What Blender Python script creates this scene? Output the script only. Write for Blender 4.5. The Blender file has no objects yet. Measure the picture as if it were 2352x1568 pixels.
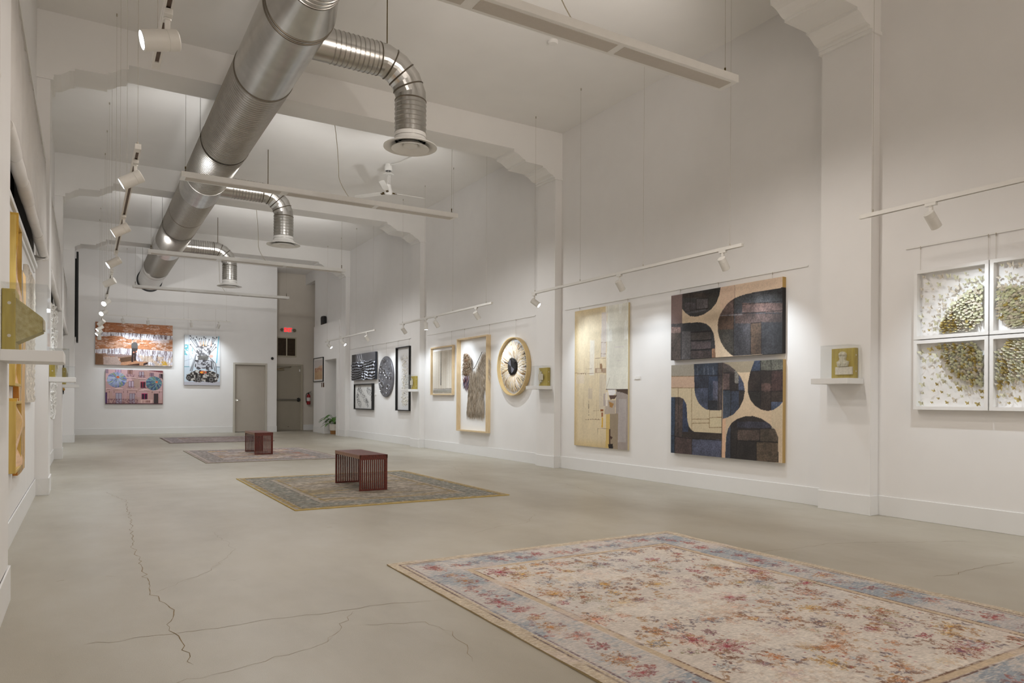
import bpy, bmesh, math, random
import numpy as np
from mathutils import Vector, Matrix
random.seed(7)
SC = bpy.context.scene
COL = SC.collection
V = Vector

# ------------------------------------------------------------------ helpers
def lin(c):
    c = np.asarray(c, float) / 255.0
    return np.where(c <= 0.04045, c / 12.92, ((c + 0.055) / 1.055) ** 2.4)

MATS = {}
def mat(name, c, rough=0.6, metal=0.0, var=0.06, scale=30.0, bump=0.0, bscale=None, c2=None, stretch=None,
        emit=None, estr=0.0, transm=0.0, coat=0.0, spec=None, ior=None):
    """procedural principled material: two shades of c mixed by noise, optional bump"""
    if name in MATS: return MATS[name]
    m = bpy.data.materials.new(name); m.use_nodes = True
    nt = m.node_tree; N = nt.nodes; L = nt.links
    b = N['Principled BSDF']
    a = lin(c)
    if c2 is None:
        lo, hi = a * (1 - var), np.minimum(a * (1 + var), 1)
    else:
        lo, hi = a, lin(c2)
    tc = N.new('ShaderNodeTexCoord'); mp = N.new('ShaderNodeMapping')
    if stretch: mp.inputs['Scale'].default_value = stretch
    L.new(tc.outputs['Object'], mp.inputs['Vector'])
    nz = N.new('ShaderNodeTexNoise'); nz.inputs['Scale'].default_value = scale; nz.inputs['Detail'].default_value = 2 if scale < 5 else 3
    L.new(mp.outputs['Vector'], nz.inputs['Vector'])
    rp = N.new('ShaderNodeValToRGB')
    rp.color_ramp.elements[0].position = 0.3; rp.color_ramp.elements[1].position = 0.7
    rp.color_ramp.elements[0].color = (*lo, 1); rp.color_ramp.elements[1].color = (*hi, 1)
    L.new(nz.outputs['Fac'], rp.inputs['Fac'])
    L.new(rp.outputs['Color'], b.inputs['Base Color'])
    b.inputs['Roughness'].default_value = rough
    b.inputs['Metallic'].default_value = metal
    b.inputs['Coat Weight'].default_value = coat
    if spec is not None: b.inputs['Specular IOR Level'].default_value = spec
    if ior: b.inputs['IOR'].default_value = ior
    if transm: b.inputs['Transmission Weight'].default_value = transm
    if emit is not None:
        b.inputs['Emission Color'].default_value = (*lin(emit), 1); b.inputs['Emission Strength'].default_value = estr
    if bump:
        n2 = N.new('ShaderNodeTexNoise'); n2.inputs['Scale'].default_value = bscale or scale; n2.inputs['Detail'].default_value = 5
        L.new(mp.outputs['Vector'], n2.inputs['Vector'])
        bp = N.new('ShaderNodeBump'); bp.inputs['Strength'].default_value = bump; bp.inputs['Distance'].default_value = 0.01
        L.new(n2.outputs['Fac'], bp.inputs['Height']); L.new(bp.outputs['Normal'], b.inputs['Normal'])
    MATS[name] = m
    return m

def paint_mat(name, rough=0.7, bump=0.15, bscale=400, var=0.12, vscale=300, coat=0.0, metal=0.0):
    """surface painted by the mesh's own pigment attribute, with fine procedural grain"""
    if name in MATS: return MATS[name]
    m = bpy.data.materials.new(name); m.use_nodes = True
    nt = m.node_tree; N = nt.nodes; L = nt.links; b = N['Principled BSDF']
    at = N.new('ShaderNodeAttribute'); at.attribute_name = 'pigment'
    tc = N.new('ShaderNodeTexCoord')
    nz = N.new('ShaderNodeTexNoise'); nz.inputs['Scale'].default_value = vscale; nz.inputs['Detail'].default_value = 3
    L.new(tc.outputs['Object'], nz.inputs['Vector'])
    mr = N.new('ShaderNodeMapRange'); mr.inputs['From Min'].default_value = 0.3; mr.inputs['From Max'].default_value = 0.7
    mr.inputs['To Min'].default_value = 1 - var; mr.inputs['To Max'].default_value = 1 + var
    L.new(nz.outputs['Fac'], mr.inputs['Value'])
    mx = N.new('ShaderNodeVectorMath'); mx.operation = 'SCALE'
    L.new(at.outputs['Color'], mx.inputs[0]); L.new(mr.outputs['Result'], mx.inputs['Scale'])
    L.new(mx.outputs['Vector'], b.inputs['Base Color'])
    b.inputs['Roughness'].default_value = rough; b.inputs['Coat Weight'].default_value = coat
    b.inputs['Metallic'].default_value = metal
    n2 = N.new('ShaderNodeTexNoise'); n2.inputs['Scale'].default_value = bscale
    L.new(tc.outputs['Object'], n2.inputs['Vector'])
    bp = N.new('ShaderNodeBump'); bp.inputs['Strength'].default_value = bump; bp.inputs['Distance'].default_value = 0.003
    L.new(n2.outputs['Fac'], bp.inputs['Height']); L.new(bp.outputs['Normal'], b.inputs['Normal'])
    MATS[name] = m
    return m

def tag(o, label=None, cat=None, group=None, kind=None):
    if label: o['label'] = label
    if cat: o['category'] = cat
    if group: o['group'] = group
    if kind: o['kind'] = kind
    return o

def thing(name, loc, label, cat, group=None):
    o = bpy.data.objects.new(name, None); COL.objects.link(o); o.location = loc
    o.empty_display_size = 0.05
    return tag(o, label, cat, group)

def world_loc(o):
    p = V((0, 0, 0))
    while o is not None:
        p = p + o.location; o = o.parent
    return p

class Fr:
    """a flat reference frame: a along u, b along v, c along n"""
    def __init__(s, o, u, v, n): s.o, s.u, s.v, s.n = V(o), V(u), V(v), V(n)
    def p(s, a, b, c=0.0): return s.o + s.u * a + s.v * b + s.n * c
def FR_right(x, ymax, z): return Fr((x, ymax, z), (0, -1, 0), (0, 0, 1), (-1, 0, 0))
def FR_left(x, ymin, z): return Fr((x, ymin, z), (0, 1, 0), (0, 0, 1), (1, 0, 0))
def FR_far(x, y, z): return Fr((x, y, z), (1, 0, 0), (0, 0, 1), (0, -1, 0))
def FR_floor(x, y, z=0.0): return Fr((x, y, z), (1, 0, 0), (0, 1, 0), (0, 0, 1))
WORLD = Fr((0, 0, 0), (1, 0, 0), (0, 1, 0), (0, 0, 1))

class MB:
    def __init__(s, fr=None): s.v = []; s.f = []; s.m = []; s.fr = fr; s.mi = 0
    def P(s, p):
        return s.fr.p(*p) if s.fr else V(p)
    def add(s, vs, fs):
        k = len(s.v); s.v += [s.P(p) for p in vs]
        for f in fs: s.f.append([k + i for i in f]); s.m.append(s.mi)
        return s
    def box(s, x0, x1, y0, y1, z0, z1):
        return s.add([(x, y, z) for z in (z0, z1) for y in (y0, y1) for x in (x0, x1)],
                     [(0, 2, 3, 1), (4, 5, 7, 6), (0, 1, 5, 4), (2, 6, 7, 3), (0, 4, 6, 2), (1, 3, 7, 5)])
    def prism(s, pts, c0, c1, axis=2):
        """closed outline pts (2D) extruded; axis = index of the extrusion coordinate"""
        def mk(p, c):
            q = [p[0], p[1]]; q.insert(axis, c); return tuple(q)
        n = len(pts)
        vs = [mk(p, c0) for p in pts] + [mk(p, c1) for p in pts]
        fs = [tuple(range(n - 1, -1, -1)), tuple(range(n, 2 * n))]
        fs += [(i, (i + 1) % n, n + (i + 1) % n, n + i) for i in range(n)]
        return s.add(vs, fs)
    def lathe(s, prof, p0, axis, seg=32, closed=False):
        """prof: (radius, height along axis) pairs about p0"""
        ax = V(axis).normalized(); t = ax.orthogonal().normalized(); b = ax.cross(t); p0 = V(p0)
        k = len(s.v)
        for r, h in prof:
            for i in range(seg):
                a = 2 * math.pi * i / seg
                s.v.append(s.P(p0 + ax * h + (t * math.cos(a) + b * math.sin(a)) * r))
        n = len(prof)
        for j in range(n if closed else n - 1):
            for i in range(seg):
                i2 = (i + 1) % seg; j2 = (j + 1) % n
                s.f.append([k + j * seg + i, k + j * seg + i2, k + j2 * seg + i2, k + j2 * seg + i]); s.m.append(s.mi)
        return s
    def cyl(s, p0, p1, r0, r1=None, seg=16):
        p0, p1 = V(p0), V(p1); r1 = r0 if r1 is None else r1; L = (p1 - p0).length
        return s.lathe([(1e-4, 0), (r0, 0), (r1, L), (1e-4, L)], p0, p1 - p0, seg)
    def tube(s, pts, r, seg=8, closed=False):
        pts = [V(p) for p in pts]; n = len(pts); k = len(s.v)
        rs = r if isinstance(r, (list, tuple)) else [r] * n
        t0 = (pts[1] - pts[0]).normalized(); nx = t0.orthogonal().normalized()
        for i, p in enumerate(pts):
            if closed: t = (pts[(i + 1) % n] - pts[i - 1]).normalized(); w = 1.0
            elif i == 0: t = t0; w = 1.0
            elif i == n - 1: t = (pts[-1] - pts[-2]).normalized(); w = 1.0
            else:
                a = (pts[i] - pts[i - 1]).normalized(); c = (pts[i + 1] - pts[i]).normalized()
                t = (a + c).normalized(); w = 1.0
            nx = (nx - t * nx.dot(t)).normalized(); by = t.cross(nx)
            for j in range(seg):
                a = 2 * math.pi * j / seg
                s.v.append(s.P(p + (nx * math.cos(a) + by * math.sin(a)) * rs[i]))
        for i in range(n if closed else n - 1):
            i2 = (i + 1) % n
            for j in range(seg):
                j2 = (j + 1) % seg
                s.f.append([k + i * seg + j, k + i * seg + j2, k + i2 * seg + j2, k + i2 * seg + j]); s.m.append(s.mi)
        if not closed:
            s.f.append([k + j for j in range(seg - 1, -1, -1)]); s.m.append(s.mi)
            s.f.append([k + (n - 1) * seg + j for j in range(seg)]); s.m.append(s.mi)
        return s
    def sphere(s, c, r, seg=16, rings=10, sz=1.0):
        prof = [(max(1e-4, r * math.sin(math.pi * i / rings)), -r * sz * math.cos(math.pi * i / rings)) for i in range(rings + 1)]
        return s.lathe(prof, c, (0, 0, 1), seg)
    def build(s, name, mats, parent=None, loc=None, smooth=False, bevel=0.0, angle=35):
        me = bpy.data.meshes.new(name)
        base = world_loc(parent) if parent is not None else V(loc or (0, 0, 0))
        me.from_pydata([tuple(p - base) for p in s.v], [], s.f)
        if not isinstance(mats, (list, tuple)): mats = [mats]
        for m in mats: me.materials.append(m)
        if len(mats) > 1: me.polygons.foreach_set('material_index', s.m)
        bm = bmesh.new(); bm.from_mesh(me)
        bmesh.ops.remove_doubles(bm, verts=bm.verts, dist=1e-6)
        bmesh.ops.recalc_face_normals(bm, faces=bm.faces); bm.to_mesh(me); bm.free()
        if smooth:
            me.polygons.foreach_set('use_smooth', [True] * len(me.polygons)); me.set_sharp_from_angle(angle=math.radians(angle))
        o = bpy.data.objects.new(name, me); COL.objects.link(o)
        if parent is not None: o.parent = parent
        else: o.location = base
        if bevel:
            md = o.modifiers.new('bevel', 'BEVEL'); md.width = bevel; md.segments = 2; md.limit_method = 'ANGLE'
        return o

def kids(o): return [c for c in COL.objects if c.parent == o]
def dup(o, loc=None, parent=None, label=None, group=None):
    c = o.copy(); COL.objects.link(c)
    if parent is not None: c.parent = parent
    if loc is not None: c.location = loc
    if label: c['label'] = label
    if group: c['group'] = group
    for k in list(o.children):
        if k.type == 'LIGHT': continue
        q = k.copy(); COL.objects.link(q); q.parent = c
        for g in list(k.children):
            r = g.copy(); COL.objects.link(r); r.parent = q
    return c

def struct(mb, name, m, parent=None, **kw):
    o = mb.build(name, m, parent, **kw)
    if parent is None: o['kind'] = 'structure'
    return o

# ------------------------------------------------------------------ painted panels
_tab = {}
def vnoise(x, y, seed=0):
    if seed not in _tab: _tab[seed] = np.random.RandomState(seed + 11).rand(256, 256)
    T = _tab[seed]
    xi = np.floor(x).astype(int); yi = np.floor(y).astype(int)
    fx = x - xi; fy = y - yi; fx = fx * fx * (3 - 2 * fx); fy = fy * fy * (3 - 2 * fy)
    a = T[yi % 256, xi % 256]; b = T[yi % 256, (xi + 1) % 256]; c = T[(yi + 1) % 256, xi % 256]; d = T[(yi + 1) % 256, (xi + 1) % 256]
    return (a * (1 - fx) + b * fx) * (1 - fy) + (c * (1 - fx) + d * fx) * fy
def fbm(x, y, seed=0, oct=4):
    s = 0; a = 0.5; t = 0
    for i in range(oct):
        s = s + a * vnoise(x * 2 ** i + 17.3 * i, y * 2 ** i + 9.1 * i, seed + i); t += a; a *= 0.5
    return s / t

class Art:
    """pigment raster of a w x h metre picture; t runs down from the top edge; quad = four traced corners TL TR BR BL"""
    def __init__(s, w, h, res, quad=None):
        s.w, s.h = w, h
        s.nx, s.ny = int(round(w / res)) + 1, int(round(h / res)) + 1
        s.x, s.y = np.meshgrid(np.linspace(0, w, s.nx), np.linspace(h, 0, s.ny))
        s.u = s.x / w; s.t = 1 - s.y / h
        s.c = np.zeros((s.ny, s.nx, 3)); s.H = None
        if quad:
            A = []; B = []
            for (px, py), (u, t) in zip(quad, ((0, 0), (1, 0), (1, 1), (0, 1))):
                A.append([px, py, 1, 0, 0, 0, -u * px, -u * py]); B.append(u)
                A.append([0, 0, 0, px, py, 1, -t * px, -t * py]); B.append(t)
            s.H = np.append(np.linalg.solve(np.array(A), np.array(B)), 1).reshape(3, 3)
    def q(s, p):
        if s.H is None: return p
        r = s.H @ np.array([p[0], p[1], 1.0]); return (r[0] / r[2], r[1] / r[2])
    def fill(s, c): s.c[:] = c; return s
    def mix(s, m, c, a=1.0):
        m = (np.asarray(m, float) * a)[..., None]; s.c = s.c * (1 - m) + np.asarray(c, float) * m; return s
    def mul(s, k): s.c = s.c * (k[..., None] if hasattr(k, 'shape') else k); return s
    def inpoly(s, pts):
        pts = [s.q(p) for p in pts]
        us = [p[0] for p in pts]; ts = [p[1] for p in pts]
        inside = np.zeros(s.u.shape, bool); n = len(pts)
        for i in range(n):
            x0, y0 = pts[i]; x1, y1 = pts[(i + 1) % n]
            if y0 == y1: continue
            c = ((s.t >= min(y0, y1)) & (s.t < max(y0, y1)))
            xx = x0 + (s.t - y0) * (x1 - x0) / (y1 - y0)
            inside ^= c & (s.u < xx)
        return inside
    def poly(s, pts, c, a=1.0, clip=None):
        m = s.inpoly(pts)
        if clip is not None: m = m & clip
        return s.mix(m, c, a)
    def rect(s, x0, y0, x1, y1, c, a=1.0, clip=None):
        return s.poly([(x0, y0), (x1, y0), (x1, y1), (x0, y1)], c, a, clip)
    def line(s, pts, wd, c, a=1.0, clip=None, rough=0.0, seed=0):
        pts = [s.q(p) for p in pts]; d = np.full(s.u.shape, 9.0)
        X, Y = s.u * s.w, s.t * s.h
        for (x0, y0), (x1, y1) in zip(pts[:-1], pts[1:]):
            x0, x1, y0, y1 = x0 * s.w, x1 * s.w, y0 * s.h, y1 * s.h
            L2 = (x1 - x0) ** 2 + (y1 - y0) ** 2 + 1e-12
            k = np.clip(((X - x0) * (x1 - x0) + (Y - y0) * (y1 - y0)) / L2, 0, 1)
            d = np.minimum(d, np.hypot(X - x0 - k * (x1 - x0), Y - y0 - k * (y1 - y0)))
        if rough: d = d + (s.n(0.02, seed) - 0.5) * rough
        m = np.clip(1.5 - d / (wd / 2), 0, 1)
        if clip is not None: m = m * clip
        return s.mix(m, c, a)
    def ell(s, cx, cy, rx, ry, c, a=1.0, soft=0.0):
        """ellipse in u,t units"""
        r = np.hypot((s.u - cx) / rx, (s.t - cy) / ry)
        return s.mix(np.clip((1 - r) / max(soft, 1e-3) + 0.0, 0, 1), c, a)
    def n(s, sc, seed=0, oct=4, ax=1.0, ay=1.0): return fbm(s.x / sc * ax + 50, s.y / sc * ay + 50, seed, oct)
    def grain(s, sc, amt, seed=0, oct=3, ax=1.0, ay=1.0):
        s.c = s.c * (1 + (s.n(sc, seed, oct, ax, ay)[..., None] - 0.5) * 2 * amt); return s
    def mesh(s, name, fr, depth, m, parent=None, side=(200, 195, 185), loc=None, height=None, gain=1.0, side_fn=None, smooth=True, edge_m=None):
        """grid panel whose face stands at c=depth; sides and back close the body"""
        nx, ny = s.nx, s.ny
        base = world_loc(parent) if parent is not None else V(loc or (0, 0, 0))
        o, u, v, n = [np.array(k) for k in (fr.o - base, fr.u, fr.v, fr.n)]
        hh = depth + (height if height is not None else np.zeros_like(s.x))
        P = o + s.x[..., None] * u + s.y[..., None] * v + hh[..., None] * n
        P = P.reshape(-1, 3)
        idx = np.arange(nx * ny).reshape(ny, nx)
        F = np.stack([idx[1:, :-1], idx[1:, 1:], idx[:-1, 1:], idx[:-1, :-1]], -1).reshape(-1, 4)
        # border ring duplicated for the sides
        ring = np.concatenate([idx[0, :], idx[1:, -1], idx[-1, -2::-1], idx[-2:0:-1, 0]])
        k = len(P); nr = len(ring)
        A = P[ring]; Bk = A - np.outer((A - o) @ n, n)
        P = np.concatenate([P, A, Bk]); a = k + np.arange(nr); b = k + nr + np.arange(nr)
        S = np.stack([np.roll(a, -1), a, b, np.roll(b, -1)], -1)
        Fl = F.tolist() + S[:, ::-1].tolist() + [b.tolist()]
        me = bpy.data.meshes.new(name); me.from_pydata(P.tolist(), [], Fl)
        C = lin(np.clip(s.c, 0, 255)).reshape(-1, 3) * gain
        sc_ = np.tile(lin(side), (2 * nr, 1))
        if side_fn is not None:
            sc_[:nr] = sc_[nr:] = lin(np.clip(side_fn(s.u.ravel()[ring], s.t.ravel()[ring]), 0, 255))
        C = np.clip(np.concatenate([C, sc_]), 0, 1)
        at = me.attributes.new('pigment', 'FLOAT_COLOR', 'POINT')
        at.data.foreach_set('color', np.concatenate([C, np.ones((len(C), 1))], 1).astype(np.float32).ravel())
        me.materials.append(m)
        if smooth: me.polygons.foreach_set('use_smooth', [True] * len(F) + [False] * (nr + 1))
        ob = bpy.data.objects.new(name, me); COL.objects.link(ob)
        if parent is not None: ob.parent = parent
        else: ob.location = base
        return ob
# ------------------------------------------------------------------ materials
M_WALL = mat('wall_paint', (234, 232, 230), 0.62, var=0.012, scale=3)
M_CEIL = mat('ceiling_paint', (238, 236, 233), 0.75, var=0.015, scale=2)
M_TRIM = mat('trim_paint', (229, 228, 226), 0.5, var=0.01, scale=5)
M_WHITE = mat('white_enamel', (232, 230, 226), 0.35, var=0.02, scale=12)
M_TRACK = mat('track_white', (222, 219, 213), 0.4, var=0.02, scale=20)
M_SLOT = mat('slot_brown', (96, 78, 66), 0.6, var=0.15, scale=40)
M_WIRE = mat('steel_wire', (176, 168, 154), 0.4, metal=0.3, var=0.1, scale=60)
M_BRASS = mat('dark_brass', (92, 76, 42), 0.45, metal=0.8, var=0.2, scale=60)
M_BLACK = mat('matt_black', (14, 13, 13), 0.55, var=0.2, scale=30)
M_GLASS = bpy.data.materials.new('acrylic'); M_GLASS.use_nodes = True
_n = M_GLASS.node_tree.nodes; _l = M_GLASS.node_tree.links; _n.remove(_n['Principled BSDF'])
_t = _n.new('ShaderNodeBsdfTransparent'); _t.inputs['Color'].default_value = (0.975, 0.98, 0.98, 1); _g = _n.new('ShaderNodeBsdfGlossy'); _g.inputs['Roughness'].default_value = 0.04
_lw = _n.new('ShaderNodeLayerWeight'); _lw.inputs['Blend'].default_value = 0.5; _f = _n.new('ShaderNodeMath'); _f.operation = 'POWER'; _f.inputs[1].default_value = 4.0; _l.new(_lw.outputs['Facing'], _f.inputs[0]); _m = _n.new('ShaderNodeMixShader')
_f2 = _n.new('ShaderNodeMath'); _f2.operation = 'MULTIPLY_ADD'; _f2.inputs[1].default_value = 0.3; _f2.inputs[2].default_value = 0.02; _l.new(_f.outputs['Value'], _f2.inputs[0]); _l.new(_f2.outputs['Value'], _m.inputs['Fac']); _l.new(_t.outputs['BSDF'], _m.inputs[1]); _l.new(_g.outputs['BSDF'], _m.inputs[2]); _l.new(_m.outputs['Shader'], _n['Material Output'].inputs['Surface'])
MATS['acrylic'] = M_GLASS
M_DARKGLASS = mat('night_glass', (26, 18, 14), 0.1, var=0.3, scale=3)
M_WOOD = mat('pale_maple', (222, 200, 164), 0.45, var=0.0, scale=6, c2=(208, 182, 140), stretch=(14, 14, 1.2), bump=0.08, bscale=30)
M_CHROME = mat('chrome', (225, 225, 222), 0.15, metal=1.0, var=0.03)
M_BLKFRAME = mat('black_frame', (20, 19, 19), 0.4, var=0.2, scale=20)
M_GALV = mat('galvanised_steel', (206, 204, 200), 0.27, metal=1.0, var=0.0, c2=(190, 188, 184), scale=6, bump=0.03, bscale=60)
M_GALV3 = mat('galvanised_lock_seam', (176, 172, 166), 0.3, metal=1.0, var=0.05, scale=20)
M_GALV2 = mat('galvanised_seam', (120, 112, 100), 0.4, metal=1.0, var=0.1, scale=20)

XL, XR, XCL, XCR, YF, ZC, ZB = -0.479, 6.65, -0.352, 6.522, 24.3, 5.435, 5.03
COLS = [(-1.27, -0.74), (4.15, 4.70), (9.57, 10.10), (15.0, 15.5), (20.4, 20.95)]

# floor with hairline cracks
M_FLOOR = bpy.data.materials.new('polished_concrete'); M_FLOOR.use_nodes = True
nt = M_FLOOR.node_tree; N = nt.nodes; L = nt.links; b = N['Principled BSDF']
tc = N.new('ShaderNodeTexCoord')
def noise(sc, det=4, src=None, rough=0.55):
    n = N.new('ShaderNodeTexNoise'); n.inputs['Scale'].default_value = sc; n.inputs['Detail'].default_value = det; n.inputs['Roughness'].default_value = rough
    L.new(src or tc.outputs['Object'], n.inputs['Vector']); return n
def ramp(src, e):
    r = N.new('ShaderNodeValToRGB'); L.new(src, r.inputs['Fac'])
    while len(r.color_ramp.elements) < len(e): r.color_ramp.elements.new(0.5)
    for k, (p, c) in zip(r.color_ramp.elements, e): k.position = p; k.color = (*lin(c), 1)
    return r
mp = N.new('ShaderNodeMapping'); mp.inputs['Scale'].default_value = (1, 0.45, 1); L.new(tc.outputs['Object'], mp.inputs['Vector'])
r1 = ramp(noise(0.9, 6, mp.outputs['Vector'], 0.62).outputs['Fac'], [(0.30, (160, 152, 136)), (0.5, (176, 169, 154)), (0.70, (187, 182, 170))])
r2 = ramp(noise(420, 2).outputs['Fac'], [(0.30, (206, 198, 184)), (0.5, (250, 250, 250)), (0.70, (255, 255, 255))])
mx = N.new('ShaderNodeMix'); mx.data_type = 'RGBA'; mx.blend_type = 'MULTIPLY'; mx.inputs['Factor'].default_value = 0.75
L.new(r1.outputs['Color'], mx.inputs['A']); L.new(r2.outputs['Color'], mx.inputs['B'])
n3 = noise(3.1, 5, None, 0.7)
r3 = ramp(n3.outputs['Fac'], [(0.66, (255, 255, 255)), (0.74, (214, 198, 168))])
mx2 = N.new('ShaderNodeMix'); mx2.data_type = 'RGBA'; mx2.blend_type = 'MULTIPLY'; mx2.inputs['Factor'].default_value = 0.8
L.new(mx.outputs['Result'], mx2.inputs['A']); L.new(r3.outputs['Color'], mx2.inputs['B'])
L.new(mx2.outputs['Result'], b.inputs['Base Color'])
rr = N.new('ShaderNodeMapRange'); rr.inputs['To Min'].default_value = 0.30; rr.inputs['To Max'].default_value = 0.52
L.new(noise(2.2, 5).outputs['Fac'], rr.inputs['Value']); L.new(rr.outputs['Result'], b.inputs['Roughness'])
bp = N.new('ShaderNodeBump'); bp.inputs['Strength'].default_value = 0.05; bp.inputs['Distance'].default_value = 0.01
L.new(noise(150, 3).outputs['Fac'], bp.inputs['Height']); L.new(bp.outputs['Normal'], b.inputs['Normal'])

floor = struct(MB().box(-0.75, 7.6, -3.2, 25.6, -0.12, 0.0), 'floor', M_FLOOR)
M_CRACK = mat('crack_dirt', (132, 112, 80), 0.9, var=0.3, scale=30)
def crack(pts, w=0.004, seed=0):
    rnd = random.Random(seed); P = [V((x, y, 0)) for x, y in pts]; Q = []
    for a, c in zip(P[:-1], P[1:]):
        n = max(2, int((c - a).length / 0.05)); d = (c - a).normalized(); s = V((-d.y, d.x, 0))
        for i in range(n):
            Q.append(a.lerp(c, i / n) + s * rnd.uniform(-0.018, 0.018) * (i > 0))
    Q.append(P[-1]); vs = []; fs = []
    for i, p in enumerate(Q):
        d = (Q[min(i + 1, len(Q) - 1)] - Q[max(i - 1, 0)]).normalized(); s = V((-d.y, d.x, 0))
        k = w * 0.65 * rnd.uniform(0.35, 1.2) * (0.4 if i in (0, len(Q) - 1) else 1)
        vs += [(p + s * k / 2) + V((0, 0, 0.0006)), (p - s * k / 2) + V((0, 0, 0.0006))]
        if i: fs.append((2 * i - 2, 2 * i - 1, 2 * i + 1, 2 * i))
    MB().add(vs, fs).build('crack', M_CRACK, floor)
crack([(0.20, 9.6), (0.384, 8.63), (0.351, 7.1), (0.31, 5.87), (0.323, 5.24), (0.322, 4.51), (0.403, 4.08), (0.355, 3.78), (0.39, 3.2)], 0.007, 1)
crack([(0.0, 3.70), (0.45, 3.66), (0.965, 3.654), (1.185, 3.633), (1.426, 3.633), (1.70, 3.563)], 0.004, 2)
crack([(2.75, 5.2), (3.058, 5.365), (3.406, 5.422), (3.739, 5.796)], 0.004, 3)
crack([(5.2, 8.2), (5.459, 7.724), (5.275, 7.05), (5.116, 6.46), (5.3, 5.7)], 0.005, 4)
crack([(4.212, 3.543), (4.625, 3.487), (4.976, 3.496), (5.384, 3.307), (6.0, 3.0)], 0.006, 5)
crack([(4.6, 2.5), (4.748, 2.467), (5.075, 2.484), (5.523, 2.451)], 0.005, 6)
crack([(1.18, 3.35), (1.45, 3.25), (1.503, 3.047), (1.456, 2.8), (1.4, 2.65)], 0.004, 7)
crack([(0.05, 3.0), (0.5, 3.05), (0.95, 3.2), (1.2, 3.6)], 0.003, 8)
crack([(4.9, 6.0), (5.5, 5.3), (6.1, 4.9)], 0.003, 9)
crack([(0.35, 4.5), (0.7, 4.9), (0.95, 5.5), (0.9, 6.3)], 0.003, 10)
crack([(4.75, 9.3), (5.2, 10.6), (5.4, 12.0)], 0.004, 11)

ceiling = struct(MB().box(-0.75, 7.6, -3.2, 25.6, ZC, ZC + 0.15), 'ceiling', M_CEIL)

# right wall with its pilasters, the low panel near the alcove and the doorway recess
w = MB()
w.box(XR, XR + 0.2, -3.0, 20.95, 0, ZC)


struct(w, 'wall_right', M_WALL)
for bx in ((6.62, 6.85, 20.95, 24.0, 3.47, ZC), (6.50, 6.85, 20.95, 21.2, 0, 3.47), (6.50, 6.85, 22.4, 23.66, 0, 3.47), (6.50, 6.85, 21.2, 22.4, 2.32, 3.47), (6.62, 6.85, 23.66, 24.0, 0, 3.47),
           (7.25, 7.35, 20.95, 22.65, 0, 2.5), (6.85, 7.25, 22.4, 22.5, 0, 2.5), (6.85, 7.25, 21.1, 21.2, 0, 2.5), (6.85, 7.25, 21.1, 22.5, 2.32, 2.4), (7.4, 7.5, 24.0, 25.3, 0, ZC), (6.85, 7.5, 23.9, 24.0, 0, ZC), (6.62, 6.80, 24.0, 25.2, 5.08, ZC)):
    struct(MB().box(*bx), 'wall_recess', M_WALL)
for y0, y1 in COLS:
    struct(MB().box(XCR, XR, y0, y1, 0, ZC - 0.001), 'trim_pilaster_right', M_WALL)

# left wall with high window openings in every bay
w = MB(); WB = [(-0.6, 4.0), (5.0, 9.15), (10.4, 14.6), (15.8, 20.0)]
w.box(XL - 0.25, XL, -3.0, 24.3, 0, 2.47); w.box(XL - 0.25, XL, -3.0, 24.3, 3.72, ZC)
ys = [-3.0] + [k for p in WB for k in p] + [24.3]
for a, c in zip(ys[::2], ys[1::2]): w.box(XL - 0.25, XL, a, c, 2.47, 3.72)
struct(w, 'wall_left', M_WALL)
for i, (y0, y1) in enumerate(COLS):
    x1 = XCL if i < 4 else -0.225
    struct(MB().box(XL, x1, y0, y1, 0, ZC - 0.001), 'trim_pilaster_left', M_WALL)
for i, (a, c) in enumerate(WB):
    g = MB().box(XL - 0.24, XL - 0.22, a, c, 2.47, 3.72)
    wn = struct(g, 'window_%d' % (i + 1), M_DARKGLASS)
    f = MB()
    for k in range(5):
        y = a + 0.02 + (c - a - 0.09) * k / 4; f.box(XL - 0.22, XL - 0.17, y, y + 0.05, 2.47, 3.72)
    f.box(XL - 0.22, XL - 0.17, a, c, 2.47, 2.52); f.box(XL - 0.22, XL - 0.17, a, c, 3.67, 3.72)
    f.build('window_frame', mat('dark_window_frame', (70, 52, 40), 0.5, var=0.15), wn)
    s = MB().box(XL - 0.2, XL + 0.035, a - 0.05, c + 0.05, 2.475, 2.515); s.box(XL, XL + 0.015, a - 0.05, c + 0.05, 2.43, 2.475)
    s.build('window_sill', M_TRIM, wn)

# far wall with the door opening, then the alcove behind its right edge
w = MB(); w.box(XL - 0.2, 4.13, YF, YF + 0.2, 0, ZC); w.box(5.10, 5.45, YF, YF + 0.2, 0, ZC); w.box(4.13, 5.10, YF, YF + 0.2, 2.2, ZC)
w.box(4.13, 5.10, YF + 0.14, YF + 0.2, 0, 2.2); w.box(5.25, 5.45, YF + 0.2, 25.2, 0, ZC)
struct(w, 'wall_far', M_WALL)
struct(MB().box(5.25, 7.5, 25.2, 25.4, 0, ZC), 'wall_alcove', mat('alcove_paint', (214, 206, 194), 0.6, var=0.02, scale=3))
w = MB(); w.box(-0.75, 0.1, -3.2, -3.0, 0, ZC); w.box(6.1, 7.0, -3.2, -3.0, 0, ZC); w.box(0.1, 6.1, -3.2, -3.0, 0, 0.4); w.box(0.1, 6.1, -3.2, -3.0, 3.6, ZC); w.box(2.9, 3.3, -3.2, -3.0, 0.4, 3.6)  # openings added behind the camera to let in warm fill light
struct(w, 'wall_back', M_WALL)

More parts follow.
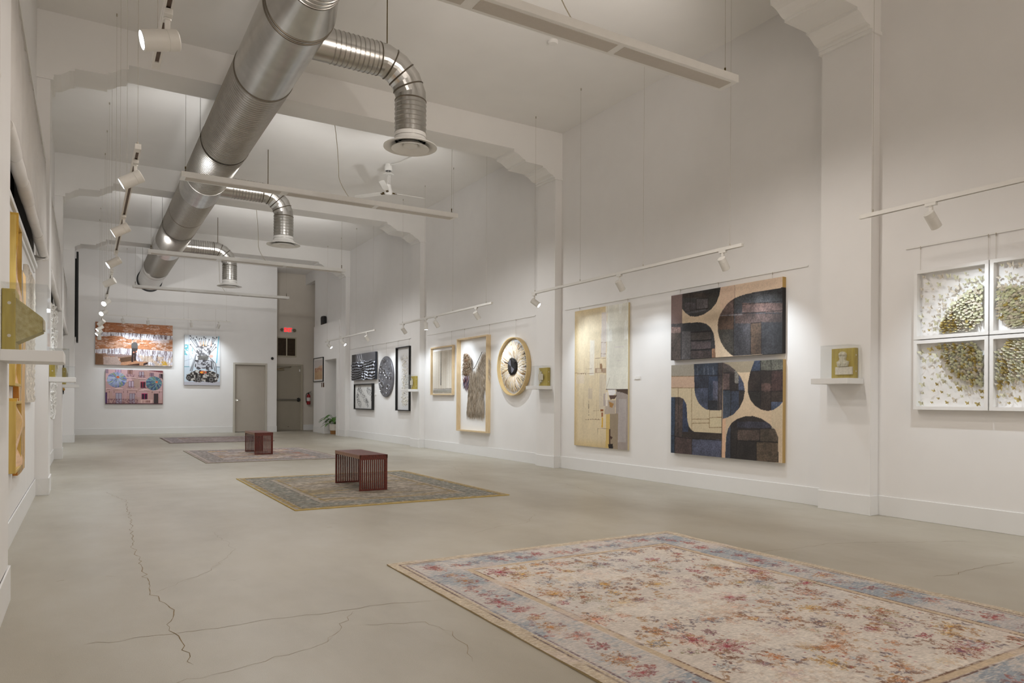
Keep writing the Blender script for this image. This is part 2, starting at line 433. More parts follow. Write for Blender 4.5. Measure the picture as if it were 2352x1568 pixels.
# baseboards
BH = 0.19
b_ = MB(); ys = [-3.0] + [k for p in COLS for k in p] + [24.3]
for a, c in zip(ys[0:-1:2], ys[1::2]):
    if a < 20.9: b_.box(XR - 0.012, XR, a, c, 0, BH)
for y0, y1 in COLS: b_.box(XCR - 0.012, XCR, y0 - 0.012, y1 + 0.012, 0, BH); b_.box(XCR, XR, y0 - 0.012, y0, 0, BH); b_.box(XCR, XR, y1, y1 + 0.012, 0, BH)
b_.box(6.488, 6.5, 20.96, 21.19, 0, BH); b_.box(6.488, 6.5, 22.41, 23.67, 0, BH); b_.box(6.488, 6.62, 23.66, 23.672, 0, BH)
struct(b_, 'baseboard_right', M_TRIM, bevel=0.003)
b_ = MB()
for a, c in zip(ys[0::2], ys[1::2]): b_.box(XL, XL + 0.012, a, c, 0, BH)
for i, (y0, y1) in enumerate(COLS):
    x1 = XCL if i < 4 else -0.225
    b_.box(x1, x1 + 0.012, y0 - 0.012, y1 + 0.012, 0, BH); b_.box(XL, x1, y0 - 0.012, y0, 0, BH); b_.box(XL, x1, y1, y1 + 0.012, 0, BH)
struct(b_, 'baseboard_left', M_TRIM, bevel=0.003)
b_ = MB(); b_.box(XL, 4.08, YF - 0.012, YF, 0, BH); b_.box(5.15, 5.46, YF - 0.012, YF, 0, BH); b_.box(5.45, 5.462, YF, 25.2, 0, BH); b_.box(6.56, 7.3, 25.188, 25.2, 0, BH)
struct(b_, 'baseboard_far', M_TRIM, bevel=0.003)

# ceiling beams with stepped plaster corbels at both ends
prof = [(-0.34, 4.66), (-0.34, 4.705), (-0.318, 4.705), (-0.318, 4.735), (-0.29, 4.738), (-0.25, 4.75), (-0.21, 4.78), (-0.17, 4.81), (-0.13, 4.822), (-0.117, 4.822),
        (-0.117, 4.848), (0.217, 4.858), (0.219, 4.886), (0.25, 4.892), (0.29, 4.915), (0.33, 4.945), (0.37, 4.962), (0.425, 4.972), (0.428, 5.022)]
for y0, y1 in COLS:
    R_ = [(XL + XR - x - 0.013, z) for x, z in prof[1:]]
    out = [(XL, ZC), (XL, 4.705)] + prof[1:] + R_[::-1] + [(XR, 4.705), (XR, ZC)]
    m = MB(); n = len(out)
    # outline runs left corbel -> soffit -> right corbel -> ceiling
    m.prism(out, y0 - 0.006, y1 + 0.006, axis=1)
    m.box(XL, XCL + 0.03, y0 - 0.02, y1 + 0.02, 4.67, 4.705); m.box(XCR - 0.03, XR, y0 - 0.02, y1 + 0.02, 4.67, 4.705)
    struct(m, 'trim_beam', M_CEIL)

# flush door in the far wall
M_DOOR = mat('door_paint', (178, 170, 158), 0.45, var=0.02, scale=4)
M_DFRAME = mat('door_frame_paint', (190, 184, 172), 0.45, var=0.02, scale=4)
M_DOOR2 = mat('exit_door_paint', (166, 158, 142), 0.45, var=0.02, scale=4)
d = struct(MB().box(4.14, 5.09, YF + 0.07, YF + 0.115, 0.012, 2.18), 'door_1', M_DOOR)
f = MB(); f.box(4.085, 4.145, YF - 0.02, YF + 0.13, 0, 2.25); f.box(5.085, 5.145, YF - 0.02, YF + 0.13, 0, 2.25); f.box(4.146, 5.084, YF - 0.019, YF + 0.129, 2.185, 2.249)
f.build('door_frame', M_DFRAME, d, bevel=0.004)
h_ = MB(); h_.cyl((4.20, YF + 0.07, 1.04), (4.20, YF + 0.055, 1.04), 0.038, seg=20); h_.cyl((4.20, YF + 0.055, 1.04), (4.20, YF + 0.02, 1.04), 0.012)
h_.tube([(4.20, YF + 0.022, 1.04), (4.25, YF + 0.018, 1.042), (4.32, YF + 0.02, 1.035)], 0.011)
h_.build('door_handle', M_CHROME, d, smooth=True)
MB().box(4.14, 5.09, YF + 0.068, YF + 0.072, 0.0, 0.014).build('threshold_gap', M_BLACK, d)
# exit door at the back of the alcove
YA = 25.2
d = struct(MB().box(5.46, 6.45, YA - 0.03, YA - 0.002, 0.012, 2.22), 'door_2', M_DOOR2)
f = MB(); f.box(6.45, 6.53, YA - 0.06, YA - 0.001, 0, 2.29); f.box(5.462, 6.449, YA - 0.059, YA - 0.002, 2.22, 2.289)
f.build('door_frame', mat('exit_frame_paint', (176, 168, 150), 0.45, var=0.02), d, bevel=0.004)
pb = MB(); pb.box(5.47, 6.40, YA - 0.09, YA - 0.05, 1.035, 1.085); pb.box(5.47, 5.72, YA - 0.10, YA - 0.05, 1.03, 1.09)
pb = pb.build('push_bar', mat('brushed_bar', (110, 106, 98), 0.4, metal=0.8), d, bevel=0.004)
MB().cyl((6.39, YA - 0.03, 1.06), (6.39, YA - 0.11, 1.06), 0.075, 0.05, 8).build('latch_case', M_BLACK, d)
cl = MB(); cl.box(5.58, 5.88, YA - 0.09, YA - 0.03, 2.07, 2.13); cl.tube([(5.72, YA - 0.1, 2.14), (5.95, YA - 0.2, 2.17), (6.12, YA - 0.06, 2.19)], 0.012, 6)
cl.build('door_closer', mat('closer_metal', (132, 120, 98), 0.4, metal=0.6), d)
MB().box(6.40, 6.44, YA - 0.05, YA - 0.03, 2.04, 2.12).build('door_sensor', M_WHITE, d)
bpt = MB(); bpt.box(6.02, 6.06, YA - 0.045, YA - 0.03, 0.12, 0.135); bpt.build('kick_stop', M_SLOT, d)

# louvre grille above the exit door
g = thing('wall_vent', (5.98, YA, 2.88), 'dark brown two-panel louvre vent above the exit door', 'vent')
f = MB()
for x in (5.655, 5.975, 6.285): f.box(x - 0.02, x + 0.02, YA - 0.03, YA - 0.001, 2.55, 3.21)
for z in (2.56, 3.20): f.box(5.634, 6.306, YA - 0.031, YA - 0.0005, z - 0.021, z + 0.021)
f.build('frame', mat('vent_frame', (186, 178, 158), 0.5), g)
for x0, x1 in ((5.675, 5.955), (5.995, 6.265)):
    sl = MB()
    for k in range(20):
        z = 2.585 + k * 0.031; sl.add([(x0, YA - 0.02, z), (x1, YA - 0.02, z), (x1, YA - 0.004, z + 0.026), (x0, YA - 0.004, z + 0.026)], [(0, 1, 2, 3)])
    sl.box(x0, x1, YA - 0.003, YA - 0.001, 2.57, 3.19)
    sl.build('louvre_panel', mat('vent_slats', (74, 60, 46), 0.5, var=0.2, scale=15), g)

# EXIT sign with two emergency lamp heads
e = thing('exit_sign', (6.01, YA, 3.36), 'white sign with red letters EXIT above the vent', 'sign')
MB().box(5.86, 6.16, YA - 0.05, YA - 0.002, 3.38, 3.57).build('housing', M_WHITE, e, bevel=0.008)
cu = bpy.data.curves.new('letters', 'FONT'); cu.body = 'EXIT'; cu.size = 0.21; cu.extrude = 0.003; cu.align_x = 'CENTER'; cu.offset = 0.006
to = bpy.data.objects.new('tmp', cu); COL.objects.link(to)
bpy.context.view_layer.update()
me = bpy.data.meshes.new_from_object(to.evaluated_get(bpy.context.evaluated_depsgraph_get()))
bpy.data.objects.remove(to)
me.transform(Matrix.Translation((0.0, -0.054, 0.045)) @ Matrix.Rotation(math.pi / 2, 4, 'X') @ Matrix.Diagonal((0.62, 0.9, 1, 1)))
me.materials.clear(); me.materials.append(mat('exit_red', (225, 40, 45), 0.5, emit=(255, 30, 35), estr=0.9))
lo = bpy.data.objects.new('letters', me); COL.objects.link(lo); lo.parent = e; tag(lo, 'red glowing letters EXIT')
for x in (5.80, 6.22):
    q = MB(); q.cyl((x, YA - 0.02, 3.475), (x, YA - 0.10, 3.46), 0.045, 0.055, 14); q.box(min(x, 6.01), max(x, 6.01), YA - 0.025, YA - 0.005, 3.46, 3.485)
    q.build('lamp_head', mat('lamp_head', (120, 108, 88), 0.4, var=0.1), e, smooth=True)

# ------------------------------------------------------------------ air duct
DX, DZ, DR = 1.667, 4.67, 0.318
duct = thing('air_duct', (DX, 14.0, DZ), 'long galvanised spiral air duct hanging below the ceiling, with three drops', 'duct')
def spiral(m, r, L, p0, ax, seg, step=0.06, w=0.014, h=0.006):
    """plain bands between raised lock-seams; seams use the second material"""
    k = 0; m.mi = 0; y = 0.0
    while y < L - 1e-4:
        y1 = min(L, y + step - w)
        m.mi = 0; m.lathe([(r, y), (r, y1)], p0, ax, seg)
        if y1 < L:
            y2 = min(L, y1 + w); m.mi = 1; m.lathe([(r, y1), (r + h, y1 + 0.25 * (y2 - y1)), (r + h, y1 + 0.6 * (y2 - y1)), (r, y2)], p0, ax, seg); y = y2
        else: y = y1
    m.mi = 0
    return m
def dpipe(y0, y1, r=DR, name='duct_pipe', ridge=True):
    m = MB()
    if ridge: spiral(m, r, y1 - y0, (DX, y0, DZ), (0, 1, 0), 56)
    else: m.lathe([(r, 0), (r, y1 - y0)], (DX, y0, DZ), (0, 1, 0), 56)
    return m.build(name, [M_GALV, M_GALV3], duct, smooth=True, angle=28)
def ring(y, r, t=0.007):
    MB().lathe([(r, -0.012), (r + t, -0.008), (r + t, 0.008), (r, 0.012)], (DX, y, DZ), (0, 1, 0), 56).build('seam_ring', M_GALV2, duct, smooth=True)
BY = [7.16, 12.88, 18.35]
dpipe(-3.0, 6.12, 0.235); 
MB().lathe([(0.235, 0), (0.237, 0.06), (DR, 0.40), (DR, 0.46)], (DX, 6.12, DZ), (0, 1, 0), 56).build('reducer', M_GALV, duct, smooth=True, angle=20)
dpipe(6.56, 8.1, ridge=False, name='collar'); dpipe(8.1, 12.35); dpipe(12.35, 13.25, ridge=False, name='collar'); dpipe(13.25, 14.9); dpipe(14.9, 17.9)
dpipe(17.9, 18.7, ridge=False, name='collar'); dpipe(18.7, 21.6); dpipe(21.6, 24.29, ridge=False, name='duct_pipe')
for y in (6.57, 6.63, 8.1, 14.9, 21.6): ring(y, DR)
ring(6.12, 0.236, 0.005)
MB().lathe([(DR, 0), (DR + 0.035, 0)], (DX, 24.285, DZ), (0, 1, 0), 56).build('gap_shade', M_BLACK, duct)  # black ring stands in for the shade around the duct end
for y in BY:
    bx, br, bb = 2.99, 0.165, 0.37
    br_ = MB(); br_.lathe([(br + 0.004, 0), (br, 0.42)], (DX, y, DZ), (1, 0, 0), 36)
    x0 = DX + 0.42; L_ = bx - bb - x0
    spiral(br_, br, L_, (x0, y, DZ), (1, 0, 0), 36, 0.05, 0.012, 0.005)
    spiral(br_, br, DZ - bb - 3.87, (bx, y, DZ - bb), (0, 0, -1), 36, 0.05, 0.012, 0.005)
    bo = br_.build('branch', [M_GALV, M_GALV3], duct, smooth=True, angle=28)
    el = MB(); pts = []
    for k in range(6):
        a = math.radians([0, 11.25, 33.75, 56.25, 78.75, 90][k])
        rr_ = bb / (math.cos(math.radians(11.25)) if 0 < k < 5 else 1)
        pts.append((bx - bb + math.sin(a) * rr_, y, DZ - bb + math.cos(a) * rr_))
    el.tube(pts, br, 36); eo = el.build('elbow', M_GALV, bo, smooth=True, angle=8)
    sm = MB()
    for k, a in enumerate([0, 22.5, 45, 67.5, 90]):
        a = math.radians(a); c0 = V((bx - bb + math.sin(a) * bb, y, DZ - bb + math.cos(a) * bb)); t = V((math.cos(a), 0, -math.sin(a)))
        sm.lathe([(br, -0.008), (br + 0.006, 0), (br, 0.008)], c0, t, 36)
    sm.build('elbow_seam', M_GALV2, bo, smooth=True)
    df = MB(); df.lathe([(br + 0.002, 0.06), (br + 0.004, 0.0), (br + 0.03, -0.035), (0.285, -0.075), (0.287, -0.085), (0.215, -0.068), (br, -0.02)], (bx, y, 3.89), (0, 0, 1), 48)
    do = df.build('diffuser', M_WHITE, bo, smooth=True)
    dc = MB(); dc.lathe([(0.085, 0.0), (0.12, -0.03), (0.20, -0.085), (0.202, -0.092), (0.145, -0.078), (0.10, -0.05), (0.08, -0.03)], (bx, y, 3.88), (0, 0, 1), 40)
    dc.lathe([(1e-4, -0.07), (0.05, -0.068), (0.078, -0.062), (0.08, -0.05), (0.05, -0.02), (1e-4, -0.02)], (bx, y, 3.88), (0, 0, 1), 32)
    dc.build('diffuser_cone', M_WHITE, bo, smooth=True)
    MB().lathe([(1e-4, 0.0), (br, 0.0)], (bx, y, 3.93), (0, 0, 1), 32).build('duct_throat', M_BLACK, bo)
    MB().cyl((2.72, y, DZ + br), (2.72, y, ZC), 0.006, seg=8).build('hanger_rod', M_BRASS, duct)
for y in (5.0, 10.6, 16.2, 22.0):
    q = MB(); q.cyl((DX - DR - 0.012, y, DZ), (DX - DR - 0.012, y, ZC), 0.003, seg=6); q.cyl((DX + DR + 0.012, y, DZ), (DX + DR + 0.012, y, ZC), 0.003, seg=6)
    rr_ = (DR if y > 6.5 else 0.235) + 0.008; q.lathe([(rr_, -0.012), (rr_ + 0.003, -0.012), (rr_ + 0.003, 0.012), (rr_, 0.012)], (DX, y, DZ), (0, 1, 0), 40)
    q.build('hanger_strap', M_GALV2, duct, smooth=True)

# ------------------------------------------------------------------ linear pendant lights
FILL_W, FILL_C = 92.0, (1.0, 0.99, 0.98)  # strength and colour of the added fill spots
def pendant(y, label, cordx=3.2, power=1.0, colour=FILL_C):
    p = thing('linear_pendant_light', (3.09, y, 4.01), label, 'pendant light', 'white linear lights across the hall')
    x0, x1 = 1.07, 5.11
    MB().box(x0, x1, y - 0.11, y + 0.11, 4.01, 4.078).build('housing', M_WHITE, p, bevel=0.004)
    for a, c in ((x0 + 0.06, 2.36), (2.46, 3.73), (3.80, x1 - 0.06)):
        m = MB(); m.box(a, c, y - 0.07, y + 0.07, 4.007, 4.0105); m.build('diffuser_panel', mat('frosted_panel', (196, 188, 178), 0.5, var=0.02), p)
    for x in (x0 + 0.06, x1 - 0.06):
        q = MB(); q.cyl((x, y, 4.12), (x, y, ZC), 0.002, seg=6)
        q.build('suspension_wire', M_WIRE, p)
        q = MB(); q.tube([(x, y - 0.03, 4.078), (x, y - 0.012, 4.12), (x, y, 4.15), (x, y + 0.012, 4.12), (x, y + 0.03, 4.078)], 0.004, 6); q.cyl((x, y, 4.14), (x, y, 4.17), 0.008)
        q.build('wire_clip', M_BRASS, p)
    pts = []
    for k in range(17):
        t = k / 16; pts.append((cordx + 0.03 * math.sin(t * 3.1) + (0.0 if t < 0.75 else 0.35 * (t - 0.75) ** 1.5 * 4), y + 0.28 * (1 - t), ZC - 0.05 + (4.075 - ZC + 0.05) * t))
    MB().tube(pts, 0.005, 6).build('power_cord', mat('cream_cord', (205, 196, 176), 0.5), p)
    q = MB(); q.lathe([(1e-4, 0), (0.062, 0), (0.065, -0.03), (0.05, -0.05), (0.012, -0.06), (1e-4, -0.06)], (cordx, y + 0.28, ZC - 0.001), (0, 0, 1), 24)
    q.build('ceiling_cup', M_WHITE, p, smooth=True)
    # fill spots added above and below the unlit-looking pendant brighten the hall
    for x in (1.2, 2.8, 4.6):       # added upward fill, tilted to wash the ceiling of the bay beyond
        ld = bpy.data.lights.new('fill_light_up', 'SPOT'); ld.energy = 78.0 * power ** 0.5; ld.color = colour; ld.spot_size = math.radians(116); ld.spot_blend = 1.0; ld.shadow_soft_size = 0.05
        lo = bpy.data.objects.new('fill_light_up', ld); COL.objects.link(lo); lo.parent = p; lo.location = (x - 3.09, 0.08, 0.075)
        lo.rotation_mode = 'QUATERNION'; lo.rotation_quaternion = V((0, 0.95, 0.42)).to_track_quat('-Z', 'Y')
    for x in (1.7, 3.09, 4.5):  # added downward fill; the frosted panels themselves do not glow
        ld = bpy.data.lights.new('fill_light_down', 'SPOT'); ld.energy = FILL_W * power; ld.color = colour; ld.spot_size = math.radians(172); ld.spot_blend = 0.55; ld.shadow_soft_size = 0.06
        lo = bpy.data.objects.new('fill_light_down', ld); COL.objects.link(lo); lo.parent = p; lo.location = (x - 3.09, 0, -0.012)
    return p
pendant(-1.1, 'white linear pendant light across the hall behind the viewpoint', power=0.5, colour=(1.0, 0.86, 0.72))
pendant(4.65, 'nearest white linear pendant light, cut by the top edge of the view', power=0.9, colour=(1.0, 0.93, 0.87))
pendant(10.37, 'white linear pendant light just beyond the nearest round duct diffuser')
pendant(16.1, 'white linear pendant light crossing in front of the farthest duct drop')
pendant(21.35, 'farthest white linear pendant light, below the end of the duct', power=0.45)

# ------------------------------------------------------------------ track rails and spotlights
def track(p0, p1, wires, label, drop=ZC):
    p0, p1 = V(p0), V(p1); d = (p1 - p0).normalized(); s = V((0, 0, 1)).cross(d)
    t = thing('lighting_track_rail', (p0 + p1) / 2, label, 'track rail', 'white spotlight tracks')
    L_ = (p1 - p0).length; f = Fr(p0, d, s, (0, 0, 1))
    m = MB(f); m.box(0, L_, -0.018, 0.018, 0.02, 0.034); m.box(0, L_, -0.018, -0.009, 0.0, 0.02); m.box(0, L_, 0.009, 0.018, 0.0, 0.02)
    m.box(0.0005, 0.08, -0.0088, 0.0088, 0.0005, 0.0198); m.box(L_ - 0.08, L_ - 0.0005, -0.0088, 0.0088, 0.0005, 0.0198)
    m.build('rail_body', M_TRACK, t)
    MB(f).box(0.08, L_ - 0.08, -0.0089, 0.0089, 0.006, 0.0195).build('contact_slot', M_SLOT, t)
    for k in wires:
        q = MB(f); q.cyl((k, 0, 0.034), (k, 0, drop - p0.z), 0.0012, seg=6); q.cyl((k, 0, 0.034), (k, 0, 0.06), 0.006, seg=8); q.cyl((k, 0, drop - p0.z - 0.03), (k, 0, drop - p0.z), 0.008, seg=8)
        q.build('suspension_wire', M_WIRE, t)
    return t
M_LENS = mat('lamp_lens', (255, 255, 255), 0.2, var=0.0, emit=(235, 243, 255), estr=14.0)
SPOT_W, SPOT_C = 42.0, (0.84, 0.925, 1.0)
def make_spot():
    """head hangs at the origin (rail underside); local -X is turned toward the target by rotation"""
    t = thing('track_spotlight', (0, 0, 0), 'x', 'spotlight', 'white track spotlights')
    m = MB(); m.box(-0.017, 0.017, -0.045, 0.045, -0.024, 0.001); m.cyl((0, 0, -0.024), (0, 0, -0.034), 0.016); m.box(-0.010, 0.010, -0.014, 0.014, -0.09, -0.034)
    m.build('mount_arm', M_TRACK, t, bevel=0.002)
    return t
def head_mesh():
    m = MB(); r = 0.043
    m.lathe([(1e-4, 0.045), (r - 0.004, 0.045), (r, 0.041), (r, 0.002), (r - 0.0015, 0.001), (r - 0.0015, -0.001), (r, -0.002), (r, -0.098), (r - 0.003, -0.1), (r - 0.006, -0.1), (r - 0.007, -0.094), (1e-4, -0.094)], (0, 0, 0), (0, 0, 1), 32)
    return m
def lens_mesh():
    return MB().lathe([(1e-4, -0.0955), (0.0355, -0.0955)], (0, 0, 0), (0, 0, 1), 32)
_spot0 = make_spot(); _used = []
_arm = _spot0.children[0]
_head = head_mesh().build('lamp_head', M_TRACK, _spot0, smooth=True)
_lens = lens_mesh().build('lens', M_LENS, _head); _head.location = (0, 0, -0.116)
def spot(pos, target, label, power=1.0, size=104, blend=0.9, dz=0.8):
    if not _used: o = _spot0
    else: o = dup(_spot0)
    _used.append(o); pos = V(pos); target = V(target); o.location = pos; o['label'] = label
    hd = [c for c in o.children if c.name.startswith('lamp_head')][0]
    c0 = pos + V((0, 0, -0.116)); d = (target - c0).normalized()
    hd.rotation_mode = 'QUATERNION'; hd.rotation_quaternion = d.to_track_quat('-Z', 'Y')
    ld = bpy.data.lights.new('beam', 'SPOT'); ld.energy = SPOT_W * power; ld.color = SPOT_C; ld.spot_size = math.radians(size); ld.spot_blend = blend; ld.shadow_soft_size = 0.02
    lo = bpy.data.objects.new('beam', ld); COL.objects.link(lo); lo.parent = o; lo.location = V((0, 0, -0.116)) + d * 0.105
    lo.rotation_mode = 'QUATERNION'; lo.rotation_quaternion = (target - V((0, 0, dz)) - lo.location - pos).to_track_quat('-Z', 'Y')
    return o
ZT = 2.72; XT, XTL = 5.90, 0.29
track((XT, -0.9, ZT), (XT, 3.86, ZT), [0.4, 2.0, 3.3, 4.64], 'white lighting track above the butterfly frames')
track((XT, 5.18, ZT), (XT, 9.27, ZT), [0.17, 1.55, 2.86, 4.02], 'white lighting track above the dark patchwork canvases')
track((XT, 10.54, ZT), (XT, 14.65, ZT), [0.21, 1.5, 2.8, 3.97], 'white lighting track above the winged gown frame')
track((XT, 16.2, ZT), (XT, 20.3, ZT), [0.15, 1.4, 2.65, 3.9], 'white lighting track above the black reliefs')
track((XTL, -0.9, ZT), (XTL, 3.93, ZT), [0.4, 2.0, 3.3, 4.7], 'nearest white lighting track along the left wall')
track((XTL, 5.25, ZT), (XTL, 9.3, ZT), [0.05, 1.5, 2.86, 3.98], 'white lighting track beside the carved wood panels on the left')
track((XTL, 10.5, ZT), (XTL, 14.65, ZT), [0.3, 1.56, 2.84, 4.1], 'white lighting track beside the white rope hanging on the left')
track((XTL, 16.2, ZT), (XTL, 20.3, ZT), [0.15, 1.4, 2.65, 3.9], 'farthest white lighting track along the left wall')
track((0.46, 23.55, 3.455), (3.87, 23.55, 3.455), [0.05, 0.57, 2.09, 3.29], 'white lighting track in front of the far wall')
wx = XR - 0.02
spot((XT, 3.24, ZT), (wx, 3.1, 1.72), 'spotlight above the white butterfly frames', 0.8)
spot((XT, 1.6, ZT), (wx, 2.0, 1.7), 'spotlight on the right track outside the view', 0.9)
spot((XT, 5.45, ZT), (wx, 5.55, 1.72), 'spotlight nearest the right end of the track above the dark patchwork canvases', 1.1)
spot((XT, 7.19, ZT), (wx, 7.3, 1.72), 'spotlight midway above the gap between cream canvas and dark canvases', 0.6)
spot((XT, 9.22, ZT), (wx, 8.35, 1.75), 'spotlight at the far end of its track, lens lit, before the second pilaster', 0.9)
spot((XT, 11.11, ZT), (wx, 11.25, 1.72), 'spotlight above the round fibre eye', 1.05)
spot((XT, 12.80, ZT), (wx, 12.95, 1.72), 'spotlight above the winged gown frame', 1.0)
spot((XT, 13.27, ZT), (XT + 0.12, 13.2, 0.0), 'spotlight pointing straight down, lens lit, left of the winged gown frame', 0.6)
spot((XT, 14.46, ZT), (wx, 14.6, 1.72), 'spotlight at the far end of the track above the framed fringe', 1.0)
spot((XT, 16.80, ZT), (wx, 16.95, 1.72), 'spotlight above the tall black framed panel', 1.0)
spot((XT, 18.70, ZT), (wx, 17.9, 1.75), 'lit-lens spotlight above the round black disc', 0.9)
spot((XT, 19.94, ZT), (wx, 19.2, 1.75), 'lit-lens spotlight at the far end of the farthest right track', 0.9)
lx = XL + 0.02
spot((XTL, 3.33, ZT), (lx, 3.28, 2.40), 'nearest left spotlight, large, hanging from the track end at top', 0.35, 104)
spot((XTL, 1.5, ZT), (lx, 1.4, 1.9), 'spotlight on the nearest left track outside the view', 0.6)
spot((XTL, 5.53, ZT), (lx, 5.6, 2.15), 'left spotlight at the near end of the second track', 0.6, 104)
spot((XTL, 7.24, ZT), (lx, 7.3, 2.15), 'left spotlight at the middle of the second track', 0.6, 104)
spot((XTL, 9.02, ZT), (lx, 8.95, 2.1), 'left spotlight at the far end of the second track', 0.6, 104)
spot((XTL, 10.62, ZT), (lx, 10.9, 2.2), 'left spotlight at the near end of the third track', 0.6, 104)
spot((XTL, 12.9, ZT), (lx + 0.2, 12.0, 2.05), 'brightest left spotlight, lens facing the viewer, on the third track', 0.6, 104)
spot((XTL, 14.5, ZT), (lx + 0.1, 13.6, 2.1), 'left spotlight with lit lens at the far end of the third track', 0.6, 104)
spot((XTL, 16.4, ZT), (lx, 16.9, 1.9), 'left spotlight at the near end of the farthest left track', 0.6, 104)
spot((XTL, 17.7, ZT), (lx, 17.5, 1.95), 'left spotlight, second along the farthest left track', 0.6, 104)
spot((XTL, 18.9, ZT), (lx, 18.6, 1.9), 'left spotlight, third along the farthest left track', 0.6, 104)
spot((XTL, 20.1, ZT), (0.5, 20.6, 0.3), 'left spotlight pointing down at the end of the farthest left track', 0.6)
yz = YF - 0.02
spot((0.93, 23.55, 3.455), (1.3, yz, 2.5), 'first far wall spotlight from the left, above the waterfall picture', 1.0)
spot((1.58, 23.55, 3.455), (1.65, yz, 2.4), 'second far wall spotlight from the left, above the waterfall picture', 1.0)
spot((2.75, 23.55, 3.455), (3.0, yz, 2.3), 'third far wall spotlight from the left, above the metal throne picture', 1.0)
spot((3.53, 23.55, 3.455), (3.25, yz, 2.3), 'rightmost far wall spotlight, above the metal throne picture', 1.0)

# ------------------------------------------------------------------ ceiling fan and small ceiling fittings
fan = thing('ceiling_fan', (4.79, 12.5, ZC), 'white three-blade ceiling fan on a short stem', 'ceiling fan')
q = MB(); q.lathe([(1e-4, 0), (0.06, 0), (0.06, -0.03), (0.072, -0.035), (0.075, -0.11), (0.06, -0.125), (1e-4, -0.12)], (4.79, 12.5, ZC - 0.001), (0, 0, 1), 28); q.build('ceiling_cup', M_WHITE, fan, smooth=True)
MB().lathe([(1e-4, -0.127), (0.052, -0.127)], (4.79, 12.5, ZC), (0, 0, 1), 24).build('cup_opening', M_BLACK, fan)
q = MB(); q.lathe([(1e-4, 0), (0.10, 0.0), (0.10, -0.008), (1e-4, -0.012)], (4.79, 12.5, 5.245), (0, 0, 1), 28)
for k in range(3):
    a = k * 2.094; q.cyl((4.79 + 0.028 * math.cos(a), 12.5 + 0.028 * math.sin(a), 5.42), (4.79 + 0.028 * math.cos(a), 12.5 + 0.028 * math.sin(a), 5.0), 0.006, seg=8)
q.build('stem', M_WHITE, fan)
q = MB(); q.lathe([(1e-4, 0.14), (0.05, 0.135), (0.06, 0.06), (0.075, 0.02), (0.075, -0.02), (0.05, -0.05), (1e-4, -0.055)], (4.79, 12.5, 4.92), (0, 0, 1), 28); q.build('motor', M_WHITE, fan, smooth=True)
for az in (math.atan2(0.602, -0.436), math.atan2(0.0, 0.70), math.atan2(-0.6, -0.35)):
    f = Fr((4.79, 12.5, 4.91), (math.cos(az), math.sin(az), 0), (-math.sin(az), math.cos(az), 0.22), (0, 0, 1))
    q = MB(f); q.prism([(0.12, -0.035), (0.3, -0.055), (0.70, -0.05), (0.72, -0.02), (0.72, 0.03), (0.70, 0.045), (0.3, 0.05), (0.12, 0.03)], -0.003, 0.003)
    bl = q.build('blade', M_WHITE, fan)
    q = MB(f); q.box(0.04, 0.16, -0.02, 0.02, -0.012, 0.012); q.build('blade_iron', M_BRASS, bl)
MB().tube([(4.79, 12.5, ZC - 0.02), (4.9, 12.2, ZC - 0.03), (5.05, 11.4, ZC - 0.01)], 0.008, 6).build('conduit', M_WHITE, fan)
sd = MB().lathe([(1e-4, 0), (0.065, 0), (0.065, -0.02), (0.05, -0.035), (1e-4, -0.037)], (4.83, 7.16, ZC - 0.001), (0, 0, 1), 28).build('smoke_detector', M_WHITE, None, loc=(4.83, 7.16, ZC), smooth=True)
tag(sd, 'flat white round detector on the ceiling beyond the nearest linear light', 'detector')
cam_ = MB().sphere((5.30, YF - 0.02, 2.42), 0.045, 16, 10).build('dome_camera_mount', M_BLACK, None, loc=(5.30, YF, 2.42), smooth=True)
tag(cam_, 'small black dome camera on the far wall right of the flush door', 'camera')
# ------------------------------------------------------------------ pictures on the right wall
P_CANVAS = paint_mat('pigment_canvas', 0.75, 0.3, 500, 0.07, 420)
P_PRINT = paint_mat('pigment_print', 0.62, 0.03, 200, 0.03, 200)
P_PAPER = paint_mat('pigment_paper', 0.8, 0.1, 300, 0.05, 300)
P_METAL = paint_mat('pigment_pewter', 0.32, 0.15, 120, 0.1, 60, metal=0.85)
P_RUG = paint_mat('pigment_wool', 0.95, 0.35, 260, 0.10, 330)

def hang_rail(name, y0, y1, z, wires, label, x=XR):
    """thin picture rail on the wall; wires = (y, z bottom)"""
    t = thing(name, (x, (y0 + y1) / 2, z), label, 'picture rail', 'thin picture rails')
    m = MB(); m.box(x - 0.012, x - 0.001, y0, y1, z - 0.008, z + 0.008); m.build('rail_strip', M_WHITE, t)
    for y, zb in wires:
        q = MB(); q.cyl((x - 0.010, y, zb), (x - 0.010, y, z), 0.0013, seg=5); q.cyl((x - 0.010, y, z - 0.03), (x - 0.010, y, z), 0.004, seg=6); q.build('hanging_wire', M_WIRE, t)
    return t
hang_rail('picture_rail', 2.3, 3.88, 2.545, [(3.74, 2.32), (3.16, 2.32), (3.10, 2.32), (2.53, 2.32)], 'thin white picture rail above the butterfly frames')
hang_rail('picture_rail', 4.94, 9.45, 2.555, [(5.4, 2.48), (6.2, 2.48), (6.85, 2.48), (7.9, 2.5), (9.05, 2.5)], 'thin white picture rail above the cream and dark canvases')
hang_rail('picture_rail', 10.34, 14.86, 2.55, [(11.95, 2.35), (13.0, 2.35), (10.98, 2.235), (13.6, 2.255)], 'thin white picture rail above the gown frame and fibre eye')
hang_rail('picture_rail', 15.82, 20.3, 2.55, [(15.9, 2.38), (16.6, 2.38), (18.4, 2.37), (17.4, 2.21)], 'thin white picture rail above the black reliefs')

